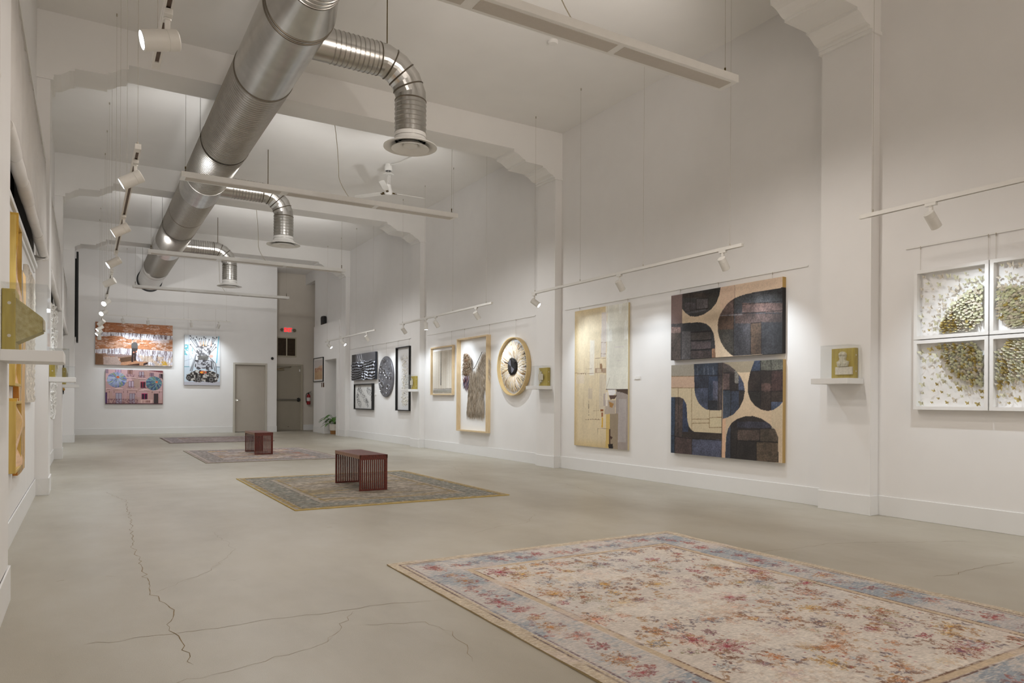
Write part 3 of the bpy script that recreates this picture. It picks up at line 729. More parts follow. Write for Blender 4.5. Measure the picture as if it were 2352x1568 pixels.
# the two patchwork canvases
SEAM = (38, 32, 30)
Q = [(98, 430), (1895, 110), (1885, 1370), (98, 1480)]
A = Art(1.74, 0.845, 0.006, Q).fill((206, 186, 160)); A.grain(0.25, 0.06, 3)
A.mul(1 + 0.14 * (A.n(0.5, 5) - 0.5))
A.rect(1125, 60, 1930, 480, (214, 190, 166)); A.rect(880, 200, 1125, 640, (206, 180, 158))
A.rect(60, 380, 275, 895, (128, 108, 104))
A.poly([(98, 890), (275, 880), (275, 1040), (98, 1050)], (158, 132, 126))
A.poly([(98, 1040), (275, 1030), (275, 1480), (98, 1480)], (96, 84, 78))
s1 = A.inpoly([(275, 380), (905, 250), (890, 300), (870, 420), (820, 550), (740, 650), (620, 735), (500, 772), (400, 762), (330, 712), (290, 660), (275, 640)])
A.mix(s1, (66, 64, 64)); A.rect(275, 380, 900, 460, (64, 52, 46), 0.8, s1); A.rect(320, 540, 490, 680, (96, 88, 92), 1, s1); A.rect(500, 480, 690, 640, (98, 92, 94), 1, s1); A.rect(700, 300, 900, 760, (58, 58, 52), 0.7, s1)
for p in ([(400, 400), (400, 670), (690, 630)], [(500, 480), (690, 460), (690, 640), (500, 655), (500, 480)]): A.line(p, 0.010, SEAM, 0.9, s1)
A.line([(330, 720), (640, 660)], 0.02, (140, 140, 148), 0.5, s1, 0.01, 3)
s2 = A.inpoly([(98, 890), (270, 878), (420, 868), (560, 860), (660, 885), (730, 945), (780, 1040), (800, 1180), (806, 1290), (812, 1450), (98, 1490)])
A.mix(s2 & (A.u > 0.10), (62, 62, 66)); A.rect(275, 1010, 410, 1480, (112, 108, 110), 1, s2)
A.rect(98, 880, 275, 940, (84, 80, 82), 1, s2)
for y0, y1, c in ((1020, 1150, (90, 82, 80)), (1175, 1300, (102, 92, 96)), (1325, 1450, (84, 74, 74))): A.rect(415, y0, 735, y1, c, 1, s2)
for y in (1020, 1160, 1312): A.line([(415, y + 5), (560, y), (745, y - 18)], 0.012, (22, 20, 22), 1, s2)
A.rect(750, 1290, 810, 1450, (168, 130, 104), 1, s2)
s3 = A.inpoly([(1910, 285), (1750, 318), (1500, 355), (1300, 400), (1200, 432), (1120, 466), (1040, 520), (980, 580), (890, 720), (860, 800), (845, 900), (850, 1020), (870, 1110), (900, 1190), (960, 1290), (1040, 1375), (1100, 1415), (1890, 1372)])
A.mix(s3, (74, 74, 78)); A.rect(800, 400, 1105, 750, (106, 88, 84), 1, s3); A.rect(800, 750, 1105, 980, (92, 70, 56), 1, s3); A.rect(800, 980, 1105, 1420, (70, 66, 60), 1, s3)
A.rect(1125, 400, 1900, 560, (86, 88, 92), 1, s3); A.rect(1240, 545, 1900, 700, (128, 104, 98), 1, s3); A.rect(1125, 720, 1900, 880, (96, 80, 76), 1, s3); A.rect(1125, 880, 1375, 1400, (76, 74, 78), 1, s3)
A.rect(1380, 870, 1545, 1390, (98, 80, 66), 1, s3); A.rect(1550, 860, 1900, 1380, (66, 66, 70), 1, s3)
for p in ([(1105, 466), (1105, 1410)], [(1240, 570), (1890, 515)], [(1240, 715), (1890, 670)], [(1375, 880), (1375, 1390)], [(1548, 860), (1548, 1385)], [(1380, 880), (1545, 860)]): A.line(p, 0.008, SEAM, 0.85, s3, 0.006, 7)
A.line([(860, 755), (1240, 735)], 0.012, (150, 148, 152), 0.8, s3)
dk = s1 | s2 | s3
A.mul(np.where(dk, 0.80 + 0.6 * (A.n(0.16, 9) - 0.5), 1.0)); A.mul(1 + np.where(dk, 0.7, 0.14) * (A.n(0.012, 11, 3) - 0.5))
A.mul(np.where(s3, 1 - 0.35 * np.clip((A.u - 0.9) / 0.1, 0, 1), 1))
A.line([(275, 380), (268, 1480)], 0.006, (96, 84, 84), 0.7); A.line([(1125, 200), (1122, 466)], 0.005, (120, 96, 90), 0.8)
def side_top(u, t): return np.where((t[:, None] < 0.14) & (u[:, None] > 0.5), np.array([[190, 156, 92]]), np.array([[34, 30, 30]]))
A.mesh('patchwork_canvas_art', FR_right(6.648, 6.965, 1.63), 0.058, P_CANVAS, None, side_fn=side_top, loc=(6.648, 6.1, 2.05), gain=1.0)
tag(bpy.data.objects['patchwork_canvas_art'], 'upper dark patchwork canvas with a large charcoal half disc on beige', 'painting', 'pair of patchwork canvases')

Q = [(80, 168), (1575, 70), (1575, 1465), (95, 1338)]
A = Art(1.745, 1.145, 0.006, Q).fill((200, 178, 150)); A.grain(0.25, 0.06, 3)
A.poly([(80, 160), (385, 135), (390, 312), (80, 318)], (150, 143, 130)); A.poly([(80, 318), (390, 312), (395, 470), (80, 475)], (188, 160, 138)); A.poly([(80, 475), (400, 470), (770, 765), (770, 1075), (360, 1060), (80, 620)], (196, 180, 150))
A.poly([(765, 110), (1200, 90), (1150, 250), (920, 255)], (150, 138, 118))
for p in ([(85, 318), (390, 312)], [(85, 472), (395, 470)], [(355, 470), (368, 1045)], [(175, 475), (180, 600)], [(370, 890), (600, 885)], [(370, 945), (600, 938)], [(600, 770), (600, 1000)], [(600, 870), (765, 860)], [(600, 1000), (765, 995)]): A.line(p, 0.008, (112, 88, 58), 0.8, None, 0.006, 4)
A.rect(605, 870, 765, 990, (198, 184, 152))
d1 = A.inpoly([(382, 140), (765, 110), (768, 765), (640, 770), (560, 760), (500, 722), (455, 675), (430, 630), (405, 560), (395, 500), (388, 300)])
A.mix(d1, (56, 62, 78)); A.rect(380, 110, 700, 300, (58, 70, 92), 1, d1); A.rect(395, 312, 570, 465, (52, 58, 78), 1, d1); A.rect(395, 465, 578, 780, (78, 88, 118), 1, d1); A.rect(578, 312, 710, 640, (56, 70, 100), 1, d1); A.rect(578, 640, 710, 780, (46, 48, 58), 1, d1); A.rect(640, 375, 708, 640, (98, 100, 126), 1, d1); A.rect(706, 110, 770, 780, (84, 72, 72), 1, d1)
for x in (430, 515, 570, 640): A.line([(x, 185), (x + 6, 285)], 0.02, (112, 122, 140), 0.7, d1, 0.02, 6)
for p in ([(382, 305), (765, 298)], [(395, 467), (575, 465)], [(576, 310), (580, 765)], [(704, 120), (718, 765)]): A.line(p, 0.008, (26, 24, 30), 0.9, d1, 0.006, 2)
d2 = A.inpoly([(770, 122), (850, 155), (930, 220), (1000, 300), (1050, 400), (1068, 510), (1050, 620), (1000, 730), (920, 820), (840, 862), (775, 882)])
A.mix(d2, (62, 52, 48)); A.rect(770, 120, 930, 275, (96, 82, 78), 1, d2); A.rect(775, 270, 862, 490, (128, 100, 94), 1, d2); A.rect(930, 235, 980, 400, (146, 140, 130), 1, d2); A.rect(985, 290, 1070, 500, (82, 92, 122), 1, d2); A.rect(770, 500, 880, 890, (72, 84, 104), 1, d2); A.rect(882, 505, 990, 890, (62, 72, 96), 1, d2)
for p in ([(770, 495), (1060, 500)], [(882, 505), (880, 860)], [(775, 265), (930, 262)]): A.line(p, 0.008, (26, 24, 28), 0.9, d2, 0.006, 5)
d3 = A.inpoly([(1192, 95), (1600, 66), (1600, 620), (1570, 650), (1530, 702), (1450, 756), (1380, 770), (1290, 755), (1200, 700), (1140, 620), (1110, 530), (1106, 400), (1135, 260)])
A.mix(d3, (68, 54, 48)); A.rect(1100, 80, 1272, 235, (64, 78, 106), 1, d3); A.rect(1272, 60, 1600, 222, (124, 122, 106), 1, d3); A.rect(1290, 400, 1420, 512, (112, 82, 74), 1, d3); A.rect(1420, 235, 1600, 500, (82, 56, 52), 1, d3); A.rect(1100, 505, 1285, 800, (58, 52, 48), 1, d3); A.rect(1420, 648, 1600, 780, (86, 100, 132), 1, d3)
for p in ([(1140, 238), (1272, 235), (1570, 215)], [(1275, 90), (1280, 760)], [(1415, 80), (1418, 750)], [(1110, 508), (1570, 500)]): A.line(p, 0.008, (30, 24, 24), 0.85, d3, 0.008, 8)
d4 = A.inpoly([(60, 600), (200, 595), (250, 618), (290, 690), (300, 800), (306, 900), (330, 990), (365, 1035), (400, 1057), (770, 1075), (765, 1420), (80, 1350)])
A.mix(d4, (64, 56, 54)); A.rect(80, 590, 138, 1350, (56, 76, 106), 1, d4); A.rect(140, 590, 240, 1130, (94, 76, 70), 1, d4); A.rect(244, 620, 320, 1060, (62, 76, 116), 1, d4); A.rect(250, 1065, 770, 1150, (70, 56, 48), 1, d4); A.rect(372, 1160, 770, 1420, (86, 90, 118), 1, d4); A.rect(140, 1130, 370, 1380, (98, 74, 70), 1, d4)
for p in ([(185, 600), (185, 1130)], [(140, 620), (145, 1340)], [(95, 1110), (250, 1140), (765, 1170)], [(372, 1160), (372, 1350)]): A.line(p, 0.009, (28, 24, 24), 0.9, d4, 0.008, 9)
A.rect(772, 880, 816, 1400, (206, 168, 138))
d5 = A.inpoly([(815, 1410), (822, 1200), (828, 1100), (850, 1010), (900, 930), (970, 880), (1080, 842), (1180, 840), (1290, 872), (1400, 942), (1480, 1025), (1515, 1110), (1525, 1460)])
A.mix(d5, (54, 46, 44)); A.rect(970, 915, 1430, 1000, (64, 62, 78), 1, d5); A.rect(975, 1030, 1272, 1165, (100, 80, 70), 1, d5); A.rect(1280, 1015, 1520, 1180, (98, 82, 66), 1, d5); A.rect(1230, 1190, 1520, 1460, (114, 92, 70), 1, d5); A.rect(810, 980, 886, 1410, (70, 76, 98), 1, d5)
for p in ([(888, 950), (885, 1400)], [(975, 1030), (960, 1400)], [(975, 1168), (1520, 1190)], [(1275, 1010), (1272, 1190)], [(1228, 1180), (1230, 1440)]): A.line(p, 0.009, (28, 24, 22), 0.9, d5, 0.008, 1)
A.rect(1430, 690, 1570, 1010, (196, 178, 150), 0.9, ~d3); A.line([(768, 110), (766, 1400)], 0.010, (60, 46, 40), 0.9)
dk = d1 | d2 | d3 | d4 | d5
A.mul(np.where(dk, 0.80 + 0.55 * (A.n(0.14, 9) - 0.5), 1.0)); A.c = np.where(dk[..., None], A.c * 0.75 + 0.25 * A.c.mean(-1, keepdims=True), A.c); A.mul(1 + np.where(dk, 0.7, 0.14) * (A.n(0.012, 11, 3) - 0.5))
def side_bot(u, t): return np.where(u[:, None] > 0.95, np.array([[190, 160, 102]]), np.array([[52, 44, 40]]))
A.mesh('patchwork_canvas_art', FR_right(6.648, 6.965, 0.42), 0.050, P_CANVAS, None, side_fn=side_bot, loc=(6.648, 6.1, 1.0))
tag(bpy.data.objects['patchwork_canvas_art.001'], 'lower dark patchwork canvas with navy and brown rounded shapes on beige', 'painting', 'pair of patchwork canvases')

# tall cream abstract
Q = [(78, 155), (600, 62), (620, 1498), (90, 1452)]
A = Art(1.29, 2.10, 0.008, Q).fill((226, 212, 184))
ed = np.minimum(np.minimum(A.u, 1 - A.u) * 1.29, np.minimum(A.t, 1 - A.t) * 2.1)
A.mix(np.clip(A.t, 0, 1), (212, 194, 158), 0.8); A.mix(np.clip(1 - ed / 0.12, 0, 1), (196, 168, 112), 0.55)
A.rect(395, 60, 625, 905, (226, 224, 212)); A.rect(420, 240, 600, 690, (214, 212, 200), 0.5); A.rect(230, 430, 275, 770, (226, 222, 214), 0.7)
A.mix((A.n(0.18, 4, 4, 1, 0.25) > 0.55) * (A.u > 0.6) * (A.t < 0.25), (238, 238, 232), 0.7)
A.rect(495, 905, 625, 1500, (156, 145, 138)); A.rect(522, 1000, 602, 1420, (178, 170, 168), 0.7); A.poly([(490, 900), (625, 900), (625, 960), (560, 935), (505, 925)], (74, 56, 44))
A.poly([(412, 908), (485, 906), (494, 940), (470, 962), (425, 962)], (232, 228, 226)); A.poly([(425, 962), (505, 960), (480, 1000), (440, 1002)], (86, 62, 50))
A.rect(436, 1140, 520, 1495, (150, 134, 112)); A.rect(402, 1140, 438, 1480, (206, 176, 106)); A.rect(384, 1010, 490, 1145, (178, 164, 150)); A.poly([(425, 1020), (475, 1045), (460, 1085), (435, 1075)], (164, 122, 66))
A.rect(340, 160, 388, 590, (210, 202, 200), 0.8); A.rect(285, 700, 393, 745, (170, 146, 124)); A.poly([(330, 655), (352, 655), (358, 725), (335, 740)], (150, 118, 88)); A.rect(300, 705, 345, 740, (204, 186, 160))
A.rect(330, 760, 392, 1100, (206, 194, 176), 0.7); A.rect(372, 945, 390, 1070, (176, 162, 156)); A.rect(396, 930, 412, 1070, (222, 214, 204)); A.rect(355, 1130, 370, 1175, (150, 92, 52)); A.rect(357, 1180, 371, 1280, (204, 160, 52)); A.rect(345, 1100, 372, 1118, (140, 86, 46))
A.poly([(425, 1440), (472, 1436), (476, 1485), (432, 1485)], (30, 22, 20)); A.poly([(432, 1290), (446, 1290), (448, 1440), (434, 1440)], (74, 48, 36)); A.poly([(440, 1360), (470, 1370), (455, 1400)], (70, 46, 34))
for x in (120, 150, 175, 230, 255, 285, 305, 330, 345, 386, 402): A.line([(x, 430 + (x * 37) % 300), (x + 2, 800 + (x * 53) % 600)], 0.004, (168, 140, 104), 0.45)
for p in ([(88, 750), (285, 752)], [(283, 604), (388, 602)], [(195, 1200), (345, 1200)], [(320, 1288), (430, 1286)], [(195, 706), (250, 704)], [(275, 1115), (330, 1113)], [(430, 790), (400, 900)], [(340, 590), (340, 450), (388, 450)], [(338, 560), (388, 560)]): A.line(p, 0.006, (128, 100, 78), 0.75)
for x in (118, 135, 152, 170, 190, 230, 250, 270, 300, 325): A.ell(*A.q((x, 755 if x < 200 else 1198)), 0.008, 0.004, (100, 74, 60), 0.8)
A.line([(228, 1020), (230, 1160)], 0.008, (70, 60, 48), 0.7, None, 0.02, 3); A.line([(322, 1288), (320, 1350)], 0.006, (90, 70, 50), 0.7)
A.rect(220, 895, 262, 1000, (196, 182, 164), 0.6); A.rect(100, 765, 180, 850, (214, 200, 186), 0.5); A.line([(395, 905), (620, 903)], 0.01, (60, 44, 36), 0.9); A.line([(396, 90), (398, 900)], 0.006, (200, 192, 178), 0.8)
A.line([(470, 495), (560, 490)], 0.012, (206, 198, 200), 0.8, None, 0.02, 1); A.line([(490, 625), (560, 622)], 0.008, (208, 200, 196), 0.8)
A.grain(0.10, 0.05, 2, 4, 1, 0.3); A.grain(0.02, 0.04, 5)
A.mesh('cream_canvas_art', FR_right(6.648, 9.15, 0.395), 0.028, P_CANVAS, None, side=(206, 190, 150), loc=(6.648, 8.5, 1.44))
tag(bpy.data.objects['cream_canvas_art'], 'tall cream abstract canvas with a grey lower corner, right of the second pilaster', 'painting')

def label_plate(y, z, txt):
    o = MB().box(6.636, 6.649, y - 0.06, y + 0.06, z - 0.02, z + 0.02).build('label_plate_mount', mat('card_white', (236, 234, 230), 0.6), None, loc=(6.649, y, z)); tag(o, txt, 'label')
label_plate(7.69, 1.42, 'small white label on the wall between cream canvas and dark canvases')
label_plate(13.18, 1.44, 'small white label on the wall between framed fringe and gown frame')
label_plate(18.2, 1.22, 'small white label on the wall right of the small speckled heart picture')

def box_frame(name, fr, w, h, d, fw, mf, mb_, label, cat, group=None, lip=None):
    """shadow-box frame: four-sided moulding and a back board set into it; returns the Empty"""
    t = thing(name, fr.p(w / 2, 0, 0), label, cat, group)
    m = MB(fr)
    m.box(0, w, 0, fw, 0, d); m.box(0, w, h - fw, h, 0, d); m.box(0, fw, fw, h - fw, 0, d); m.box(w - fw, w, fw, h - fw, 0, d)
    m.build('frame', mf, t, bevel=0.0015)
    return t

# butterfly boxes: four frames, one circular swarm
M_BOARD = mat('white_board', (238, 237, 236), 0.7, var=0.01)
M_FRW = mat('white_frame', (236, 235, 233), 0.35, var=0.01)
def butterfly_mesh(fold=1.0):
    me = bpy.data.meshes.new('butterfly'); bm = bmesh.new(); mi = []
    fore = [(0.0, 0.004), (0.010, 0.017), (0.022, 0.026), (0.030, 0.026), (0.031, 0.018), (0.027, 0.008), (0.020, 0.000), (0.0, -0.002)]
    hind = [(0.0, -0.001), (0.020, -0.001), (0.024, -0.008), (0.022, -0.017), (0.015, -0.022), (0.008, -0.019), (0.0, -0.008)]
    for sx in (1, -1):
        for pts, lift in ((fore, 0.75), (hind, 0.6)):
            vs = [bm.verts.new((sx * x * (0.82 if fold == 1 else 0.5), y, abs(x) * lift * fold + 0.002)) for x, y in pts]
            f = bm.faces.new(vs if sx > 0 else vs[::-1])
            # dark veined margin
            r = bmesh.ops.inset_individual(bm, faces=[f], thickness=0.0016)
            for q in r['faces']: q.material_index = 1
    for k in range(6):
        a = k * math.pi / 3
        bm.faces.new([bm.verts.new(p) for p in ((0.0018 * math.cos(a), 0.014, 0.002 + 0.0018 * math.sin(a)), (0.0018 * math.cos(a + 1.05), 0.014, 0.002 + 0.0018 * math.sin(a + 1.05)), (0.0014 * math.cos(a + 1.05), -0.014, 0.002 + 0.0014 * math.sin(a + 1.05)), (0.0014 * math.cos(a), -0.014, 0.002 + 0.0014 * math.sin(a)))]).material_index = 2
    bm.to_mesh(me); bm.free()
    return me
M_WING = mat('wing_cream', (236, 234, 212), 0.6, c2=(214, 214, 184), scale=60, var=0)
M_WING2 = mat('wing_gold', (206, 190, 130), 0.6, c2=(184, 164, 96), scale=60, var=0)
M_WING3 = mat('wing_blush', (234, 228, 214), 0.6, c2=(216, 206, 190), scale=60, var=0)
M_VEIN = mat('wing_margin', (140, 136, 108), 0.6); M_BODY = mat('butterfly_body', (66, 52, 34), 0.6)
BF = []; BD = []
for mw in (M_WING, M_WING2, M_WING3):
    for fold, L_ in ((1.0, BF), (1.5, BD)):
        me = butterfly_mesh(fold); [me.materials.append(x) for x in (mw, M_VEIN, M_BODY)]; L_.append(me)
CY, CZ = 3.125, 1.672
def bf_matrix(fr, a, b, rot, size, tilt, lift):
    M = Matrix((fr.u, fr.v, fr.n)).transposed().to_4x4()
    return Matrix.Translation(fr.p(a, b, lift)) @ M @ Matrix.Rotation(rot, 4, 'Z') @ Matrix.Rotation(tilt, 4, 'X') @ Matrix.Scale(size, 4)
FS = 0.637
frames = [('upper left of the four', CY + 0.005 + FS, CZ + 0.004), ('lower left of the four', CY + 0.005 + FS, CZ - 0.004 - FS),
          ('upper right of the four, at the view edge', CY - 0.005, CZ + 0.004), ('lower right of the four, at the view edge', CY - 0.005, CZ - 0.004 - FS)]
rnd = random.Random(5)
for fi, (lab, ym, z0) in enumerate(frames):
    fr = FR_right(6.648, ym, z0)
    t = box_frame('butterfly_frame_art', fr, FS, FS, 0.068, 0.03, M_FRW, M_BOARD, 'white shadow box of pinned butterflies, ' + lab, 'artwork', 'four butterfly shadow boxes')
    MB(fr).box(0.03, FS - 0.03, 0.03, FS - 0.03, 0.001, 0.006).build('back_board', M_BOARD, t)
    ca, cb = ym - CY, CZ - z0            # swarm centre in this frame
    sx = -1 if ca > 0.3 else 1; sy = -1 if cb > 0.3 else 1
    items = []
    tries = 0; pts = []
    while tries < 14000 and len(pts) < 330:
        tries += 1
        a = rnd.uniform(0.055, FS - 0.055); b = rnd.uniform(0.055, FS - 0.055); r = math.hypot(a - ca, b - cb)
        if r < 0.145: continue
        md = 0.0205 if r < 0.43 else (0.045 if r < 0.53 else 0.064)
        if r > 0.47 and rnd.random() < 0.4: continue
        if any((a - p[0]) ** 2 + (b - p[1]) ** 2 < md * md for p in pts): continue
        pts.append((a, b, r))
    pts.sort(key=lambda p: -p[2])
    base = world_loc(t); stuff_v = MB(); nparts = 0; SM = {0: MB(), 1: MB(), 2: MB()}
    for a, b, r in pts:
        rad = math.atan2(b - cb, a - ca); dense = r < 0.44
        rot = (rad - math.pi / 2 + math.pi + rnd.gauss(0, 0.25)) if dense else rnd.uniform(-0.5, 0.5)
        size = (rnd.uniform(0.85, 1.1) if dense else rnd.choice([0.5, 0.58, 0.66, 0.85, 1.0])) * 1.0
        tilt = rnd.uniform(0.25, 0.6) if dense else rnd.uniform(0.1, 0.5)
        lift = 0.022 if dense else 0.03
        low = fi in (1, 3)
        kind = rnd.choices([0, 1, 2], ([4, 2, 2] if low else [5, 0.5, 3]) if dense else ([2, 3, 1] if low else [3, 0.3, 2]))[0]
        if not low and fi == 0 and dense and math.hypot(a - 0.30, b - 0.10) < 0.075: kind = 1
        M = bf_matrix(fr, a, b, rot, size, tilt, lift)
        if nparts < 92:
            o = bpy.data.objects.new('butterfly', (BD if dense else BF)[kind]); COL.objects.link(o); o.parent = t; o.matrix_local = Matrix.Translation(-base) @ M; nparts += 1
        else:
            me = (BD if dense else BF)[kind]; s = SM[kind]
            for f in me.polygons:
                s.mi = f.material_index; s.add([M @ me.vertices[i].co for i in f.vertices], [tuple(range(len(f.vertices)))])
    for k, s in SM.items():
        if s.v:
            q = s.build('butterfly_swarm', list(BF[k].materials), t); q['kind'] = 'stuff'

# winged gown in a tall maple box
fr = FR_right(6.648, 13.195, 0.462); GW, GH = 1.28, 1.88
t = box_frame('gown_frame_art', fr, GW, GH, 0.092, 0.028, M_WOOD, None, 'tall pale wood box frame holding a winged gown of grey fibre', 'artwork')
MB(fr).box(0.028, GW - 0.028, 0.028, GH - 0.028, 0.0, 0.006).build('back_board', M_BOARD, t)
Qg = Art(GW, GH, 0.5, [(515, 230), (915, 160), (920, 1478), (520, 1440)])
def gq(p): u, tt = Qg.q(p); return (u * GW, (1 - tt) * GH)
def inside(p, poly):
    c = False; n = len(poly)
    for i in range(n):
        (x0, y0), (x1, y1) = poly[i], poly[(i + 1) % n]
        if (y0 > p[1]) != (y1 > p[1]) and p[0] < x0 + (p[1] - y0) * (x1 - x0) / (y1 - y0): c = not c
    return c
def fur(poly, nst, direc, ln, w, c0, name, m, seed, parent=t, spread=0.08, frm=fr):
    rn = random.Random(seed); P = [gq(p) for p in poly]
    x0, x1 = min(p[0] for p in P), max(p[0] for p in P); y0, y1 = min(p[1] for p in P), max(p[1] for p in P)
    k = 0; mb = MB(frm)
    while k < nst:
        p = (rn.uniform(x0, x1), rn.uniform(y0, y1))
        if not inside(p, P): continue
        k += 1; d = direc(p); a = math.atan2(d[1], d[0]) + rn.gauss(0, spread); l = ln * rn.uniform(0.6, 1.2); dx, dy = math.cos(a), math.sin(a); z = c0 + rn.uniform(0, 0.03)
        ww = w * rn.uniform(0.6, 1.3); mb.mi = rn.randrange(len(m)) if isinstance(m, list) else 0
        mb.add([(p[0] - dy * ww, p[1] + dx * ww, z), (p[0] + dy * ww, p[1] - dx * ww, z), (p[0] + dx * l * .6 + dy * ww * .7, p[1] + dy * l * .6 - dx * ww * .7, z + 0.005), (p[0] + dx * l, p[1] + dy * l, z - 0.002), (p[0] + dx * l * .6 - dy * ww * .7, p[1] + dy * l * .6 + dx * ww * .7, z + 0.005)], [(0, 1, 2, 3, 4)])
    return mb.build(name, m, parent)
FUR = [mat('fibre_taupe', (196, 182, 164), 0.9, var=0.15, scale=8), mat('fibre_light', (212, 200, 184), 0.9, var=0.1, scale=8), mat('fibre_dark', (176, 160, 138), 0.9, var=0.15, scale=8)]
skirt = [(668, 640), (740, 640), (845, 660), (850, 800), (835, 900), (845, 1050), (850, 1180), (625, 1170), (640, 980), (650, 800)]
fur(skirt, 3200, lambda p: (0.0, -1), 0.20, 0.0032, 0.015, 'gown_skirt', FUR, 1)
fur([(870, 382), (905, 440), (905, 690), (880, 840), (845, 850), (820, 760), (760, 640), (740, 610), (790, 480), (835, 400)], 1500, lambda p: (0.55, -0.85), 0.16, 0.0032, 0.02, 'wing_panel', FUR, 2)
fur([(590, 405), (640, 415), (690, 500), (690, 640), (680, 682), (575, 675), (580, 560)], 900, lambda p: (-0.6, -0.6), 0.10, 0.0034, 0.02, 'wing_panel', [FUR[0], mat('fibre_rust', (158, 124, 96), 0.9, var=0.2, scale=8), FUR[2]], 3, spread=0.22)
fur([(575, 715), (655, 715), (650, 860), (620, 850), (585, 810)], 260, lambda p: (-0.3, -1), 0.12, 0.004, 0.018, 'wing_lower_panel', [mat('fibre_pink', (214, 178, 172), 0.9, var=0.1), mat('fibre_blue', (130, 136, 166), 0.9, var=0.2), mat('fibre_plum', (120, 76, 86), 0.9, var=0.2)], 4)
q = MB(fr); q.tube([(*gq((690, 500)), 0.05), (*gq((700, 590)), 0.055), (*gq((725, 622)), 0.055), (*gq((745, 590)), 0.055), (*gq((830, 395)), 0.05)], 0.006, 6); q.build('wing_wire', mat('wing_wire_grey', (104, 98, 90), 0.6), t)

# framed beige fringe
fr = FR_right(6.648, 14.56, 1.195); FWd, FHt = 1.10, 1.05
t = box_frame('fringe_frame_art', fr, FWd, FHt, 0.06, 0.024, M_WOOD, None, 'pale wood frame with off-white woven fringe and one dark cord', 'artwork')
MB(fr).box(0.024, FWd - 0.024, 0.024, FHt - 0.024, 0.0, 0.006).build('back_board', M_BOARD, t)
rn = random.Random(8); mb = MB(fr)
for k in range(86):
    x = 0.085 + k * (FWd - 0.17) / 85; mb.mi = rn.choice([0, 0, 1])
    mb.tube([(x, 0.96, 0.02), (x + rn.uniform(-.003, .003), 0.6, 0.024), (x + rn.uniform(-.003, .003), 0.3, 0.022), (x, 0.14 + rn.uniform(-.01, .01), 0.02)], 0.0058, 5)
mb.build('fringe', [mat('yarn_white', (226, 220, 210), 0.95, var=0.06, scale=50), mat('yarn_sand', (208, 199, 184), 0.95, var=0.06, scale=50)], t)
mb = MB(fr)
for k in range(86):
    x = 0.085 + k * (FWd - 0.17) / 85; mb.tube([(x, 0.11, 0.02), (x + rn.uniform(-.004, .004), 0.045 + rn.uniform(0, .015), 0.024)], 0.005, 4)
mb.build('fringe_hem', mat('yarn_grey', (160, 156, 146), 0.95, var=0.15, scale=30), t)
mb = MB(fr); mb.tube([(0.495, 0.93 - i * 0.04, 0.034 + 0.002 * (i % 2)) for i in range(19)], [0.0025 + 0.0035 * i / 18 for i in range(19)], 6); mb.build('dark_cord', mat('cord_slate', (66, 68, 72), 0.9, var=0.3, scale=60), t)

# round fibre eye in a hoop
EY, EZ, ER = 10.99, 1.70, 0.525; fr = FR_right(6.648, EY, EZ)
t = thing('fibre_eye_art', fr.p(0, 0, 0), 'round wooden hoop with radiating cream fibres and a black centre like an eye', 'artwork')
M_HOOP = mat('hoop_wood', (222, 198, 152), 0.45, var=0, c2=(206, 176, 118), scale=5)
m = MB(fr); m.lathe([(ER, 0.004), (ER, 0.09), (ER - 0.016, 0.09), (ER - 0.016, 0.03), (ER - 0.03, 0.03), (ER - 0.03, 0.004)], (0, 0, 0), (0, 0, 1), 72, closed=True); m.build('hoop', M_HOOP, t, smooth=True)
m = MB(fr); m.lathe([(1e-4, 0.022), (ER - 0.016, 0.022)], (0, 0, 0), (0, 0, 1), 64); m.build('white_disc', mat('mesh_white', (214, 216, 220), 0.8, var=0.12, scale=120, bump=0.4), t)
rn = random.Random(3); m = MB(fr)
for k in range(460):
    a = rn.uniform(0, 2 * math.pi); r0 = 0.125; r1 = rn.uniform(0.40, 0.465); m.mi = rn.choices([0, 1, 2], [5, 4, 1])[0]
    bend = rn.gauss(0, 0.10); P_ = []
    for i in range(5):
        q_ = i / 4; r = r0 + (r1 - r0) * q_; aa = a + bend * q_ * q_; P_.append((r * math.cos(aa), r * math.sin(aa), 0.03 + 0.045 * math.sin(q_ * math.pi * 0.85) + 0.006 * rn.random()))
    m.tube(P_, [0.006, 0.0075, 0.008, 0.007, 0.003], 5)
m.build('fibre_rays', [mat('ray_cream', (232, 216, 186), 0.8, var=0.06, scale=20), mat('ray_white', (236, 230, 224), 0.8, var=0.05, scale=20), mat('ray_tan', (176, 140, 92), 0.8, var=0.15, scale=20)], t, smooth=True)
m = MB(fr); m.lathe([(0.15, 0.06), (0.13, 0.085), (0.08, 0.095), (1e-4, 0.098)], (0, 0, 0), (0, 0, 1), 40)
for k in range(60):
    a = k * math.pi / 30 + rn.uniform(-.04, .04); m.tube([(0.11 * math.cos(a), 0.11 * math.sin(a), 0.09), (rn.uniform(0.14, 0.165) * math.cos(a), rn.uniform(0.14, 0.165) * math.sin(a), 0.08)], 0.006, 4)
m.build('pupil', mat('pupil_black', (16, 15, 16), 0.3, var=0.3, scale=10, coat=0.4), t, smooth=True)
m = MB(fr)
for a0 in (2.2, 5.3):
    pts = [(0, 0)] + [(0.12 * math.cos(a0 - 0.5 + i * 0.2), 0.12 * math.sin(a0 - 0.5 + i * 0.2)) for i in range(6)]; m.prism(pts, 0.096, 0.0995)
m.build('pupil_feathers', mat('pupil_grey', (104, 104, 112), 0.5, var=0.25, scale=25), t)

